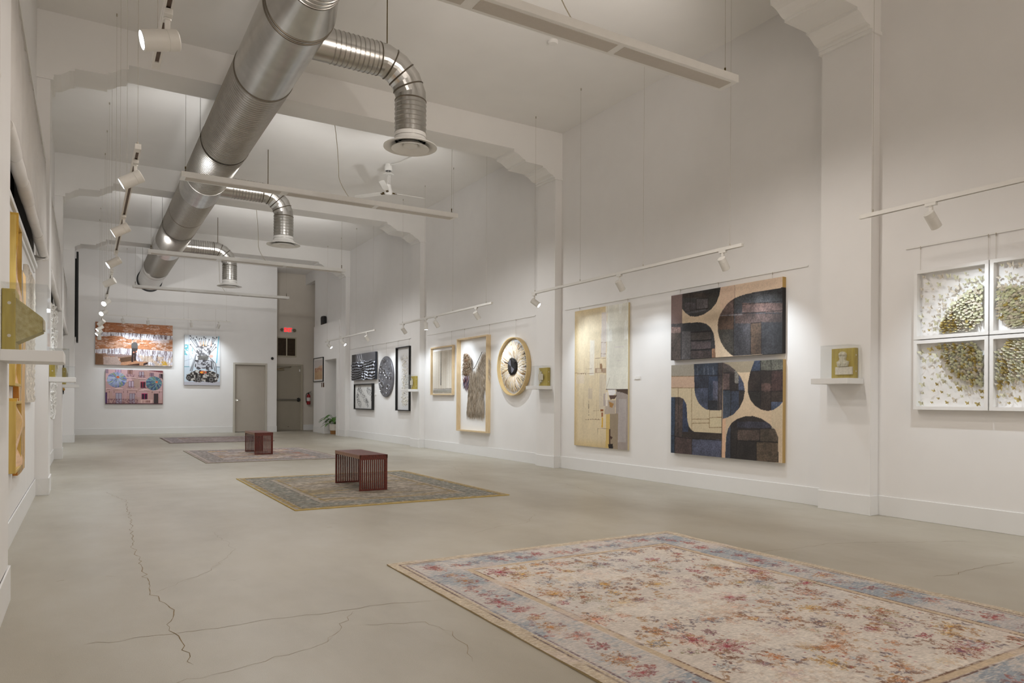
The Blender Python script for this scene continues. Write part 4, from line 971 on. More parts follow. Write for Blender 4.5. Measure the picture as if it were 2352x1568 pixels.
# tall black frame with pebbled white panel
fr = FR_right(6.648, 16.62, 0.82); TW, TH = 0.86, 1.55
t = box_frame('pebble_frame_art', fr, TW, TH, 0.07, 0.022, M_BLKFRAME, None, 'tall black frame with a pebble textured white panel beside the third pilaster', 'artwork')
A = Art(TW - 0.044, TH - 0.044, 0.008).fill((216, 215, 214))
A.mix(np.clip(1.2 - A.t * 0.6, 0, 1), (232, 232, 234), 0.4)
hm = np.zeros_like(A.x); rs = np.random.RandomState(4)
for k in range(520):
    px, py = rs.normal(0.55, 0.15), rs.beta(1.6, 1.2) * 0.86 + 0.08
    if not (0.28 < px < 0.88): continue
    R_ = rs.uniform(0.006, 0.015); dd = np.hypot((A.u - px) * A.w, (A.t - py) * A.h); mk = np.clip(1.6 - dd / R_, 0, 1)
    c = [(236, 232, 222), (200, 190, 168), (222, 216, 204), (92, 88, 84), (206, 196, 150)][rs.choice(5, p=[.5, .2, .2, .05, .05])]
    A.mix(mk, c, 0.85); hm = np.maximum(hm, mk * R_ * 0.9)
    A.mix(np.clip(1.3 - np.hypot((A.u - px - 0.012) * A.w, (A.t - py + 0.004) * A.h) / (R_ * 0.7), 0, 1) * (1 - mk), (176, 172, 166), 0.6)
A.mesh('pebble_panel', Fr(fr.p(0.022, 0.022, 0.0), fr.u, fr.v, fr.n), 0.012, P_PAPER, t, height=hm)

# black disc with ringed craters
RY, RZ, RR = 17.38, 1.675, 0.525; fr = FR_right(6.648, RY, RZ)
M_PEW = mat('pewter', (112, 111, 116), 0.36, metal=0.5, var=0.15, scale=12, bump=0.35, bscale=40)
t = thing('crater_disc_art', fr.p(0, 0, 0), 'round dark pewter disc with raised rings between two black framed works', 'artwork')
m = MB(fr); m.lathe([(1e-4, 0.042), (RR - 0.01, 0.042), (RR, 0.034), (RR, 0.002)], (0, 0, 0), (0, 0, 1), 64); m.build('disc', M_PEW, t, smooth=True)
rs = random.Random(12); spots_ = []
for (u_, v_, r_) in [(-0.28, 0.24, .075), (-0.27, 0.14, .065), (-0.04, 0.13, .085), (0.05, 0.06, .07), (0.14, 0.0, .06), (0.36, -0.02, .055), (0.34, 0.05, .04), (-0.36, -0.12, .075), (-0.2, -0.2, .085), (-0.28, -0.33, .07), (0.2, -0.27, .08), (-0.12, 0.4, .05), (0.0, 0.42, .04), (-0.35, 0.02, .04), (0.27, 0.22, .035), (0.14, -0.4, .045), (0.3, -0.33, .03), (-0.32, -0.22, .035)]:
    m = MB(fr); m.lathe([(r_, 0.04), (r_ * 0.93, 0.062), (r_ * 0.75, 0.066), (r_ * 0.62, 0.05), (r_ * 0.55, 0.043)], (u_, v_, 0), (0, 0, 1), 24); m.mi = 1; m.lathe([(1e-4, 0.0455), (r_ * 0.6, 0.0455)], (u_, v_, 0), (0, 0, 1), 24)
    m.build('raised_ring', [mat('ring_steel', (150, 150, 154), 0.3, metal=0.8, var=0.1), M_BLACK], t, smooth=True)
for k in range(60):
    a = rs.uniform(0, 6.28); r = RR * math.sqrt(rs.random()) * 0.93; m = MB(fr); m.sphere((r * math.cos(a), r * math.sin(a), 0.042), rs.uniform(0.006, 0.014), 8, 5)
    m.build('raised_dot', mat('silver_dots', (200, 200, 204), 0.25, metal=0.9, var=0.1), t, smooth=True)

# black wave relief
fr = FR_right(6.648, 20.0, 1.625); WW, WH = 1.93, 0.735
A = Art(WW, WH, 0.011).fill((70, 70, 76)); hm = np.zeros_like(A.x)
band = np.clip((A.t - 0.28) / 0.05, 0, 1)
ph = (A.t * 9.5 + 0.35 * np.sin(A.u * 7 + A.t * 5) + (A.n(0.35, 3, 3) - 0.5) * 1.6 + (A.n(0.10, 7, 2) - 0.5) * 0.55)
wv = np.abs((ph % 1) - 0.5) * 2
hm = band * (wv ** 2) * 0.034 + 0.004 * A.n(0.2, 4)
A.mix(np.clip((wv - 0.72) / 0.2, 0, 1) * band, (206, 208, 214), 0.85); A.mix(np.clip((0.3 - wv) / 0.25, 0, 1) * band, (20, 20, 22), 0.9)
A.mix((1 - band), (112, 110, 114), 0.9); A.mix((1 - band) * (A.u < 0.18), (46, 42, 40), 0.8)
for x0, x1 in ((0.24, 0.30), (0.32, 0.37), (0.41, 0.46)): A.line([(x0, 0.0), (x1, 0.27)], 0.03, (226, 226, 230), 0.85, None, 0.02, 2)
A.line([(0.38, 0.22), (0.47, 0.33), (0.62, 0.43)], 0.04, (214, 216, 220), 0.8, None, 0.03, 3); A.line([(0.53, 0.0), (0.56, 0.28)], 0.012, (60, 60, 64), 0.8)
o = A.mesh('wave_relief_art', fr, 0.06, P_METAL, None, side=(74, 78, 86), loc=(6.648, 19.0, 2.0), height=hm)
tag(o, 'wide black and silver wave relief hanging above the speckled heart picture', 'artwork')

# small black frame, speckled heart
fr = FR_right(6.648, 19.80, 0.806); SW, SH = 1.50, 0.715
t = box_frame('speckle_frame_art', fr, SW, SH, 0.07, 0.03, M_BLKFRAME, None, 'black frame with grey speckles in a heart outline, below the wave relief', 'artwork')
A = Art(SW - 0.06, SH - 0.06, 0.009, [(262, 900), (600, 888), (606, 1395), (268, 1385)]).fill((206, 204, 200))
core = np.zeros_like(A.x)
for pth in ([(335, 960), (310, 1150), (330, 1250), (370, 1300)], [(345, 960), (400, 1090), (460, 1200), (510, 1300)], [(500, 1000), (560, 1060), (580, 1160)]):
    B = Art(A.w, A.h, 0.009, [(262, 900), (600, 888), (606, 1395), (268, 1385)]); B.line(pth, 0.15, (255, 255, 255)); core = np.maximum(core, B.c[..., 0] / 255)
sp = A.n(0.022, 5, 2)
A.mix((sp > 0.50) * core, (112, 110, 108), 0.9); A.mix((sp > 0.60) * core, (48, 46, 46), 0.9); A.mix((sp > 0.72), (170, 168, 166), 0.5)
A.mesh('speckled_sheet', Fr(fr.p(0.03, 0.03, 0), fr.u, fr.v, fr.n), 0.03, P_PAPER, t)

# framed desert print on the low panel near the alcove, switches below it
fr = FR_right(6.499, 23.60, 1.648); PW, PH = 1.10, 0.78
t = box_frame('desert_print_art', fr, PW, PH, 0.035, 0.02, M_BLKFRAME, None, 'thin black frame with a hazy orange and grey print near the exit alcove', 'picture')
A = Art(PW - 0.04, PH - 0.04, 0.010).fill((214, 210, 206)); inn = (A.u > 0.08) & (A.u < 0.92) & (A.t > 0.07) & (A.t < 0.93)
A.mix(inn, (188, 180, 176)); A.mix(inn & (A.t > 0.38 - 0.12 * (A.u - 0.5) + 0.1 * (A.n(0.3, 2) - 0.5)), (190, 160, 134)); A.mix(inn & (A.t > 0.42) & (A.t < 0.60) & (A.n(0.05, 5, 3, 1, 3) > 0.48), (150, 100, 74), 0.8)
A.mix(inn & (A.t > 0.58), (182, 152, 116), 0.8); A.mix(inn & (A.n(0.08, 8, 4, 2, .5) > 0.56) & (A.t > 0.5), (150, 112, 84), 0.6)
A.mesh('print', Fr(fr.p(0.02, 0.02, 0), fr.u, fr.v, fr.n), 0.02, P_PRINT, t)
for y, w_, lab in ((22.72, 0.05, 'narrow brown switch plate below the framed desert print'), (22.52, 0.12, 'wider brown switch plate below the framed desert print, toward the doorway')):
    o = MB().box(6.488, 6.499, y - w_ / 2, y + w_ / 2, 1.47, 1.61); o.box(6.484, 6.49, y - w_ / 5, y + w_ / 5, 1.51, 1.57)
    o = o.build('switch_plate', mat('switch_brown', (92, 66, 46), 0.4, var=0.1), None, loc=(6.499, y, 1.54)); tag(o, lab, 'light switch', 'brown switch plates')
# ------------------------------------------------------------------ pictures on the far wall
def far_canvas(name, x0, x1, z0, z1, quad, res):
    return Art(x1 - x0, z1 - z0, res, quad), FR_far(x0, YF - 0.002, z0)
A, fr = far_canvas('w', 0.255, 2.310, 2.068, 3.322, [(105, 218), (2190, 330), (2185, 1425), (100, 1365)], 0.009)
A.fill((190, 128, 88))
n1 = A.n(0.10, 3, 4, 0.45, 1.6); n2 = A.n(0.05, 6, 3, 0.5, 1.6)
A.mix(n1 > 0.52, (206, 164, 140), 0.8); A.mix(np.abs(n1 - 0.5) < 0.022, (236, 222, 220), 0.9); A.mix(n2 < 0.38, (146, 82, 40), 0.6)
A.mix((A.u < 0.35) & (A.t < 0.25), (150, 84, 40), 0.35)
A.poly([(90, 200), (360, 230), (370, 500), (90, 470)], (140, 76, 36), 0.6)
fall = (A.n(0.03, 9, 3, 2.2, 0.22)); f2 = A.n(0.05, 12, 3, 1.5, 0.25)
edge = (A.n(0.2, 14, 3) - 0.5) * 60
for pts in ([(90, 480), (400, 500), (620, 500), (1100, 525), (1600, 565), (2200, 600), (2200, 700), (1700, 740), (1250, 690), (950, 680), (800, 600), (420, 600), (90, 620)],
            [(90, 960), (400, 945), (800, 930), (1080, 945), (1250, 955), (1700, 985), (2200, 1025), (2200, 1440), (1500, 1420), (1250, 1290), (1100, 1130), (800, 1090), (430, 1100), (90, 1050)]):
    m = A.inpoly(pts); A.mix(m, (216, 214, 226), 0.95); A.mix(m & (fall < 0.42), (132, 112, 116), 0.7); A.mix(m & (f2 < 0.34), (78, 56, 52), 0.7); A.mix(m & (fall > 0.6), (244, 246, 252), 0.9)
A.mix((A.n(0.12, 21, 4, .6, 1.4) > 0.5) & A.inpoly([(1000, 640), (2100, 700), (2100, 800), (1100, 760)]), (228, 218, 224), 0.7)
A.mix((A.n(0.09, 22, 4) > 0.46) & A.inpoly([(1250, 1130), (2190, 1180), (2190, 1420), (1500, 1410)]), (206, 176, 146), 0.65)
A.mix((A.n(0.06, 23, 3) > 0.45) & A.inpoly([(1790, 1310), (2000, 1290), (2050, 1390), (1800, 1400)]), (206, 160, 40), 0.9)
A.poly([(90, 1060), (400, 1070), (410, 1130), (700, 1130), (800, 1090), (1080, 1120), (1080, 1170), (760, 1200), (690, 1210), (660, 1160), (330, 1150), (320, 1400), (90, 1400)], (148, 116, 98))
A.poly([(90, 1080), (310, 1100), (310, 1400), (90, 1400)], (122, 86, 56)); A.poly([(320, 1160), (700, 1160), (740, 1250), (800, 1310), (780, 1400), (320, 1390)], (180, 158, 148)); A.poly([(760, 1200), (1090, 1150), (1090, 1300), (790, 1310)], (98, 68, 44))
A.poly([(400, 1080), (800, 1095), (1090, 1130), (760, 1165), (430, 1130)], (156, 132, 128))
A.poly([(790, 1310), (1080, 1275), (1500, 1300), (1515, 1350), (1380, 1400), (795, 1385)], (190, 140, 106)); A.poly([(900, 1385), (1290, 1340), (1290, 1395)], (60, 28, 14)); A.poly([(1400, 1340), (1515, 1310), (1510, 1360), (1400, 1400)], (46, 22, 12))
# standing man seen from behind, flat cap
A.poly([(1085, 1000), (1200, 1000), (1195, 1270), (1150, 1290), (1140, 1100), (1130, 1300), (1070, 1300)], (44, 24, 16))
A.poly([(1130, 770), (1180, 765), (1235, 800), (1252, 870), (1245, 960), (1215, 1030), (1200, 1060), (1100, 1060), (1085, 1000), (1072, 880), (1078, 810)], (84, 82, 80)); A.poly([(1080, 930), (1245, 930), (1215, 1060), (1095, 1060)], (52, 44, 40))
A.poly([(1105, 700), (1180, 695), (1188, 745), (1150, 770), (1110, 755)], (214, 156, 128)); A.poly([(1088, 735), (1095, 690), (1140, 672), (1148, 690), (1110, 712)], (88, 100, 92)); A.poly([(1115, 1025), (1155, 1020), (1160, 1060), (1120, 1060)], (190, 120, 96)); A.poly([(1195, 1005), (1225, 1000), (1222, 1045), (1195, 1050)], (186, 118, 92))
A.grain(0.03, 0.10, 2)
o = A.mesh('waterfall_picture', fr, 0.045, P_PRINT, None, side=(40, 30, 26), loc=(1.28, YF, 2.7)); tag(o, 'large picture of a man in a cap before brown and white cascades', 'picture')

A, fr = far_canvas('f', 0.520, 2.050, 0.906, 1.932, [(112, 118), (2190, 160), (2190, 1378), (118, 1378)], 0.008)
A.fill((196, 158, 158)); A.mix(A.n(0.15, 2) > 0.5, (186, 150, 138), 0.6); A.mix((A.t < 0.35) & (A.u < 0.45), (226, 186, 192), 0.8)
A.poly([(1140, 460), (1340, 460), (1360, 780), (1170, 780)], (176, 148, 132), 0.7)
def win(x0, y0, x1, y1, c, fr_=(96, 44, 60), bars=1):
    A.rect(x0 - 12, y0 - 14, x1 + 12, y1, fr_); A.rect(x0, y0, x1, y1, c)
    for k in range(bars): xm = x0 + (x1 - x0) * (k + 1) / (bars + 1); A.rect(xm - 9, y0, xm + 9, y1, fr_)
GL = (168, 160, 178)
for a in ((490, 985, 700, 1370, GL), (985, 1000, 1175, 1370, (166, 154, 168)), (950, 550, 1125, 770, (198, 178, 196)), (1330, 210, 1490, 400, (178, 164, 176)), (1715, 255, 1850, 370, (140, 116, 132)), (120, 965, 170, 1370, (44, 52, 140)), (920, 150, 1075, 290, (160, 120, 110)), (480, 125, 660, 230, (200, 170, 200)), (120, 120, 200, 260, (206, 182, 202))): win(*a)
win(1385, 580, 1545, 800, (60, 26, 44), (176, 20, 66)); win(1435, 1005, 1620, 1200, (44, 18, 40), (176, 16, 96)); win(1870, 1010, 2010, 1370, (56, 48, 50), (70, 34, 30)); win(2060, 290, 2160, 440, (120, 96, 110), (60, 30, 36))
for x0, x1, y in ((130, 300, 830), (380, 800, 835), (870, 1270, 850), (1320, 1720, 880), (1770, 2170, 910), (860, 1210, 430), (1290, 1570, 460)): A.rect(x0, y - 22, x1, y + 8, (222, 190, 186)); A.rect(x0 + 10, y + 8, x1 - 10, y + 26, (120, 86, 80), 0.8)
for cx_, y in ((595, 800), (1520, 840)): A.poly([(cx_ - 200, y + 15), (cx_, y - 45), (cx_ + 200, y + 15)], (218, 186, 184)); A.line([(cx_ - 200, y + 15), (cx_, y - 45), (cx_ + 200, y + 15)], 0.008, (140, 102, 104))
for x in (255, 420, 765, 915, 1235, 1800, 2060): A.rect(x - 12, 905, x + 16, 970, (120, 88, 84), 0.8); A.line([(x, 900), (x + 10, 1370)], 0.006, (140, 106, 104), 0.8)
for x0, x1, y0, y1 in ((200, 1300, 1190, 1360), (920, 1190, 740, 800), (860, 1180, 300, 390), (1290, 1560, 340, 430), (1390, 1620, 770, 810)):
    m = A.inpoly([(x0, y0), (x1, y0), (x1, y1), (x0, y1)]); A.mix(m & (A.n(0.018, 4, 2) > 0.52), (110, 70, 82), 0.75); A.line([(x0, y0), (x1, y0)], 0.006, (96, 60, 70))
A.rect(1390, 1215, 1810, 1370, (214, 178, 172)); A.rect(1450, 1240, 1750, 1330, (110, 40, 40))
for k in range(9): A.rect(1465 + k * 33, 1240, 1483 + k * 33, 1330, (222, 184, 176))
A.poly([(118, 1345), (2190, 1345), (2190, 1390), (118, 1390)], (70, 28, 38), 0.8); A.poly([(1590, 150), (2190, 170), (2190, 240), (1700, 170)], (110, 44, 54), 0.9); A.rect(2160, 620, 2190, 1380, (120, 70, 66), 0.7); A.poly([(2110, 280), (2190, 290), (2190, 520), (2140, 420)], (40, 22, 30))
def ball(cx_, cy_, rx, ry, hub, cols, seed):
    u0, t0 = A.q((cx_, cy_)); u1, _ = A.q((cx_ + rx, cy_)); _, t1 = A.q((cx_, cy_ + ry)); hu, ht = A.q(hub)
    ru, rt = u1 - u0, t1 - t0; r = np.hypot((A.u - u0) / ru, (A.t - t0) / rt) + (A.n(0.05, seed) - .5) * .08; m = r < 1
    an = np.arctan2((A.t - ht) * A.h, (A.u - hu) * A.w); rd = np.hypot((A.t - ht) * A.h, (A.u - hu) * A.w)
    k = fbm(an * 7 + 40, rd * 7 + 3, seed, 3)
    A.mix(m, cols[0])
    for i, c in enumerate(cols[1:]): A.mix(m & (fbm(an * 8 + 40 + i * 9, rd * 9 + i * 4, seed + i, 2) > 0.55), c, 0.85)
    A.mix(m * np.clip(((A.t - t0) / rt - 0.1), 0, 1), (40, 44, 90), 0.45)
    A.ell(hu, ht, ru * 0.17, rt * 0.17, (232, 116, 66), 1, 0.2); A.ell(hu, ht - 0.01, ru * 0.05, rt * 0.06, (120, 52, 40))
ball(520, 500, 355, 275, (560, 400), [(140, 160, 204), (196, 214, 228), (96, 100, 176), (170, 190, 110), (190, 200, 236)], 3)
ball(1860, 625, 290, 255, (1960, 575), [(86, 120, 130), (44, 90, 110), (132, 150, 110), (60, 70, 120), (120, 160, 170)], 9)
o = A.mesh('facade_picture', fr, 0.04, P_PRINT, None, side=(70, 40, 48), loc=(1.28, YF, 1.4)); tag(o, 'picture of a pink facade with two blue spiky balls, below the cascades picture', 'picture')

A, fr = far_canvas('t', 2.644, 3.680, 1.506, 3.066, [(105, 105), (1078, 150), (1075, 1500), (105, 1485)], 0.008)
A.fill((222, 226, 230)); A.rect(105, 980, 1080, 1500, (196, 208, 218)); A.rect(105, 640, 240, 980, (196, 208, 218), 0.7); A.rect(215, 110, 245, 980, (200, 206, 216))
m = A.inpoly([(110, 370), (215, 370), (215, 680), (110, 660)]); A.mix(m & (A.n(0.05, 3, 3) > 0.45), (96, 176, 186), 0.9); m = A.inpoly([(265, 480), (340, 480), (340, 640), (265, 640)]); A.mix(m & (A.n(0.04, 4, 3) > 0.5), (120, 186, 196), 0.9)
A.line([(1040, 160), (985, 880)], 0.022, (92, 182, 204)); A.line([(105, 985), (235, 985)], 0.018, (70, 140, 150)); A.line([(980, 990), (1075, 1000)], 0.016, (90, 110, 120)); A.line([(110, 830), (300, 770)], 0.01, (150, 160, 170)); A.line([(245, 640), (400, 900)], 0.008, (170, 180, 190))
A.rect(105, 1400, 1080, 1500, (188, 186, 194))
GR = (112, 110, 114)
for x0, y0, x1, y1 in ((265, 140, 560, 560), (275, 225, 520, 600), (270, 380, 440, 600), (435, 175, 600, 470), (515, 225, 590, 480), (570, 220, 600, 480), (640, 175, 615, 480), (685, 205, 640, 480), (780, 245, 690, 470), (880, 185, 780, 560), (985, 180, 740, 560), (915, 210, 760, 560), (940, 380, 760, 640), (965, 455, 780, 640), (350, 200, 520, 480), (410, 250, 540, 520), (890, 350, 740, 520)):
    A.line([(x0, y0), (x1, y1)], 0.016, GR); A.ell(*A.q((x0, y0)), 0.018, 0.014, (74, 74, 80))
back = A.inpoly([(430, 420), (600, 380), (700, 380), (860, 420), (820, 640), (760, 800), (480, 800), (440, 640)])
nz = A.n(0.045, 7, 3); A.mix(back, (146, 144, 146)); A.mix(back & (nz > 0.56), (206, 204, 204), 0.9); A.mix(back & (nz < 0.42), (78, 76, 78), 0.9); A.mix(A.inpoly([(480, 680), (760, 680), (740, 800), (490, 800)]), (92, 88, 82), 0.8)
for x, c in ((555, (226, 190, 160)), (625, (236, 176, 110)), (690, (230, 190, 150)), (520, (220, 180, 176)), (800, (214, 190, 196)), (840, (222, 186, 166))): A.poly([(x - 22, 420), (x, 240), (x + 22, 420)], c, 0.7)
seat = A.inpoly([(400, 800), (860, 800), (880, 1050), (760, 1090), (640, 1040), (480, 1070), (390, 1000)]); n3 = A.n(0.05, 9, 3)
A.mix(seat, (100, 98, 102)); A.mix(seat & (n3 > 0.55), (190, 190, 196), 0.9); A.mix(seat & (n3 < 0.42), (46, 42, 44), 0.9)
base = A.inpoly([(170, 1200), (260, 1160), (420, 1080), (860, 1100), (960, 1150), (1040, 1220), (1040, 1300), (1000, 1400), (880, 1430), (600, 1390), (520, 1420), (390, 1400), (330, 1370), (240, 1385), (170, 1340)])
A.mix(base, (58, 50, 46)); A.mix(base & (n3 > 0.52), (134, 128, 120), 0.85); A.mix(base & (n3 > 0.62), (200, 196, 190), 0.9); A.mix(base & (n3 < 0.40), (18, 14, 12), 0.9)
for x0, y0, x1, y1 in ((420, 640, 260, 1100), (400, 720, 300, 1120), (800, 740, 950, 900), (950, 900, 990, 1300), (860, 780, 930, 1100)): A.line([(x0, y0), (x1, y1)], 0.028, (168, 170, 176)); A.line([(x0 + 14, y0 + 14), (x1 + 14, y1)], 0.012, (40, 38, 40))
for x, y, r in ((225, 1290, .075), (490, 1330, .085), (840, 1340, .095), (1015, 1220, .04)): u_, t_ = A.q((x, y)); A.ell(u_, t_, r, r * 0.62, (24, 20, 20)); A.ell(u_, t_, r * .7, r * .44, (150, 146, 142), 0.7); A.ell(u_, t_, r * .35, r * .22, (60, 56, 54))
A.ell(*A.q((620, 1140)), 0.10, 0.028, (226, 96, 66), 0.9); A.ell(*A.q((575, 1145)), 0.04, 0.02, (240, 160, 40), 0.95); A.ell(*A.q((650, 1140)), 0.03, 0.014, (90, 110, 60), 0.9); A.ell(*A.q((840, 700)), 0.05, 0.03, (222, 170, 150), 0.8)
o = A.mesh('metal_throne_picture', fr, 0.04, P_PRINT, None, side=(60, 60, 64), loc=(3.16, YF, 2.28)); tag(o, 'upright picture of a spiky metal junk chair on pale blue', 'picture')
hang_rail('picture_rail', 0, 1, 3.95, [], 'x') if False else None
t = thing('picture_rail', (2.0, YF, 3.945), 'thin white picture rail high on the far wall', 'picture rail', 'thin picture rails')
MB().box(0.03, 4.07, YF - 0.012, YF - 0.001, 3.937, 3.953).build('rail_strip', M_WHITE, t)
for x, zb in ((0.45, 3.325), (2.1, 3.325), (2.75, 3.07), (3.55, 3.07)): MB().cyl((x, YF - 0.010, zb), (x, YF - 0.010, 3.945), 0.0014, seg=5).build('hanging_wire', M_WIRE, t)

# ------------------------------------------------------------------ left wall
# rolled white window blinds, one per bay
M_BLIND = mat('blind_fabric', (228, 224, 220), 0.8, var=0.03, scale=6, bump=0.1, bscale=25)
for i, (a, c) in enumerate(WB):
    labs = ['rolled white fabric blind on the left wall beside the viewpoint', 'rolled white fabric blind above the carved wood panels', 'rolled white fabric blind above the white rope hanging', 'farthest rolled white fabric blind on the left wall']
    t = thing('window_blind', (XL, (a + c) / 2, 2.6), labs[i], 'window blind', 'rolled window blinds')
    rn = random.Random(20 + i)
    m = MB(); n = 90; P1 = []; yy0, yy1 = a - 0.1, c + 0.2
    for k in range(n + 1):
        y = yy0 + (yy1 - yy0) * k / n; P1.append((y, 0.026 * math.sin(k * 1.9) + 0.008 * rn.uniform(-1, 1)))
    vs = []; zs = [2.64, 2.95, 3.3, 3.67]
    for z in zs: vs += [(XL + 0.078 + w_ * (0.5 + 0.5 * (3.7 - z)), y, z) for y, w_ in P1]
    fs = [(r * (n + 1) + k, r * (n + 1) + k + 1, (r + 1) * (n + 1) + k + 1, (r + 1) * (n + 1) + k) for r in range(len(zs) - 1) for k in range(n)]
    m.add(vs, fs); o = m.build('drape', M_BLIND, t, smooth=True, angle=80)
    md = o.modifiers.new('thick', 'SOLIDIFY'); md.thickness = 0.004
    m = MB(); L_ = yy1 - yy0; segs = 7
    for k in range(segs):
        y0 = yy0 + L_ * k / segs; y1 = yy0 + L_ * (k + 1) / segs; r = 0.042 + rn.uniform(-0.003, 0.003)
        m.lathe([(1e-4, 0), (r - 0.006, 0.002), (r, 0.03), (r + rn.uniform(-.004, .004), (y1 - y0) * 0.5), (r, y1 - y0 - 0.03), (r - 0.006, y1 - y0 - 0.002), (1e-4, y1 - y0)], (XL + 0.088 + rn.uniform(-.003, .003), y0, 2.632 + rn.uniform(-.004, .004)), (0, 1, 0), 24)
    m.build('fabric_roll', M_BLIND, t, smooth=True, angle=60)
    q = MB(); q.box(XL - 0.02, XL + 0.13, yy1 - 0.28, yy1 - 0.22, 2.575, 2.60); q.prism([(XL, 2.575), (XL + 0.12, 2.585), (XL + 0.06, 2.55), (XL, 2.53)], yy1 - 0.28, yy1 - 0.22, axis=1); q.cyl((XL - 0.02, yy1 - 0.3, 2.58), (XL - 0.02, yy1 - 0.3, 2.76), 0.018)
    q.build('bracket', M_WHITE, t)
    MB().box(XL, XL + 0.10, yy0, yy1, 3.67, 3.72).build('head_rail', M_WHITE, t)

# carved wood panels
M_CARV = mat('carved_wood', (222, 178, 136), 0.4, var=0, c2=(200, 146, 92), scale=3, stretch=(6, 6, 0.8))
M_OCH = mat('ochre_wood', (206, 176, 96), 0.45, var=0, c2=(184, 150, 66), scale=4, stretch=(8, 8, 0.8))
def carved(y0, y1, z0, z1, x1, seed, label):
    t = thing('carved_panel_art', (XL, (y0 + y1) / 2, z0), label, 'artwork', 'carved wood wall panels')
    fr = FR_left(XL + 0.002, y0, z0); w, h = y1 - y0, z1 - z0
    A = Art(w, h, 0.014).fill((226, 186, 148)); u, v = A.u, A.t
    hm = 0.014 * np.sin(u * 5 + 2.0 * np.sin(v * 6 + seed)) + 0.012 * np.sin(v * 9 + 3 * u + seed) + 0.01 * (A.n(0.3, int(seed), 2) - .5)
    wave = np.sin(u * 5 + 2.2 * np.sin(v * 6 + seed) + v * 4)
    A.mix(wave > 0.45, (202, 160, 84), 0.8); A.mix((wave > 0.15) & (wave < 0.3), (238, 206, 174), 0.9); A.grain(0.06, 0.08, 2, 3, 1, 4)
    A.mesh('carved_face', Fr(fr.p(0.02, 0.02), fr.u, fr.v, fr.n), x1 - XL - 0.022, paint_mat('pigment_wood', 0.4, 0.1, 150, 0.05, 120), t, side=(200, 160, 60), height=np.maximum(hm, -0.015))
    m = MB(fr); m.box(0, 0.02, 0, h, 0, x1 - XL - 0.008); m.box(w - 0.02, w, 0, h, 0, x1 - XL - 0.008); m.box(0.02, w - 0.02, 0, 0.02, 0, x1 - XL - 0.008); m.box(0.02, w - 0.02, h - 0.02, h, 0, x1 - XL - 0.008)
    m.build('panel_edge', M_OCH, t, bevel=0.003)
carved(6.10, 6.66, 1.18, 2.38, -0.415, 1.0, 'upper carved peach wood panel with ochre edges on the left wall')
carved(6.10, 6.62, 0.56, 1.07, -0.410, 2.4, 'lower carved peach wood panel with ochre edges, just under the upper one')
t = thing('resin_slab_art', (XL, 7.1, 0.49), 'tall ochre wood slab with a dark vein beside the carved panels', 'artwork'); fr = FR_left(XL + 0.002, 6.72, 0.49)
A = Art(0.74, 1.65, 0.014).fill((206, 158, 84)); A.mix(np.abs(A.u - 0.45 - 0.12 * np.sin(A.t * 7) - 0.1 * (A.n(.2, 2) - .5)) < 0.07, (92, 84, 80), 0.95); A.mix(A.n(0.1, 5, 3, 4, .5) > 0.55, (226, 190, 130), 0.7); A.mix((A.t > 0.78) & (A.n(.12, 7, 3, 3, .6) > 0.52), (120, 92, 40), 0.7)
A.mesh('slab_face', fr, 0.034, paint_mat('pigment_wood', 0.4, 0.1, 150, 0.05, 120), t, side=(176, 112, 30), height=0.012 * (A.n(.3, 9, 2) - .5))
t = thing('woven_hanging_art', (XL, 8.3, 1.05), 'beige woven textile hanging next to the ochre wood slab', 'artwork'); fr = FR_left(XL + 0.002, 7.72, 1.05)
A = Art(1.10, 1.24, 0.014).fill((206, 196, 182)); hm = 0.008 * np.sin(A.x * 210) * np.sin(A.y * 180) + 0.02 * A.n(0.1, 3); A.grain(0.03, 0.25, 4, 2, 3, 1)
A.mesh('textile', fr, 0.02, paint_mat('pigment_wool', 0.95, 0.5, 260, 0.16, 330), t, side=(196, 186, 172), height=hm)
# looped white rope hanging in the second bay
t = thing('rope_hanging_art', (XL, 13.1, 0.7), 'white looped rope hanging under the second blind on the left wall', 'artwork'); rn = random.Random(2); m = MB()
for k in range(46):
    y = 12.4 + rn.random() * 1.55; z = 0.85 + rn.random() * 1.62; r = rn.uniform(0.05, 0.13); pts = [(XL + 0.02 + rn.uniform(0, .05) + 0.02 * math.sin(a * 1.3), y + r * math.cos(a), z + r * 1.2 * math.sin(a)) for a in [j * 0.45 for j in range(16)]]
    m.tube(pts, 0.011, 6)
for k in range(12):
    y = 12.45 + k * 0.13; zb = 0.72 + 0.3 * abs(math.sin(k * 1.7)); m.tube([(XL + 0.03 + 0.02 * math.sin(j * 1.3 + k), y + 0.05 * math.sin(j * 0.9 + k), 2.5 + (zb - 2.5) * j / 24) for j in range(25)], 0.010, 6)
m.build('looped_rope', mat('rope_white', (232, 230, 226), 0.85, var=0.05, scale=40), t, smooth=True)
MB().cyl((XL + 0.03, 12.3, 2.5), (XL + 0.03, 14.1, 2.5), 0.014).build('hanging_bar', M_WOOD, t)
MB().box(XL + 0.002, XL + 0.02, 12.40, 14.0, 1.86, 2.46).build('backing_mesh', mat('mesh_backing', (214, 208, 198), 0.9, var=0.15, scale=60), t)
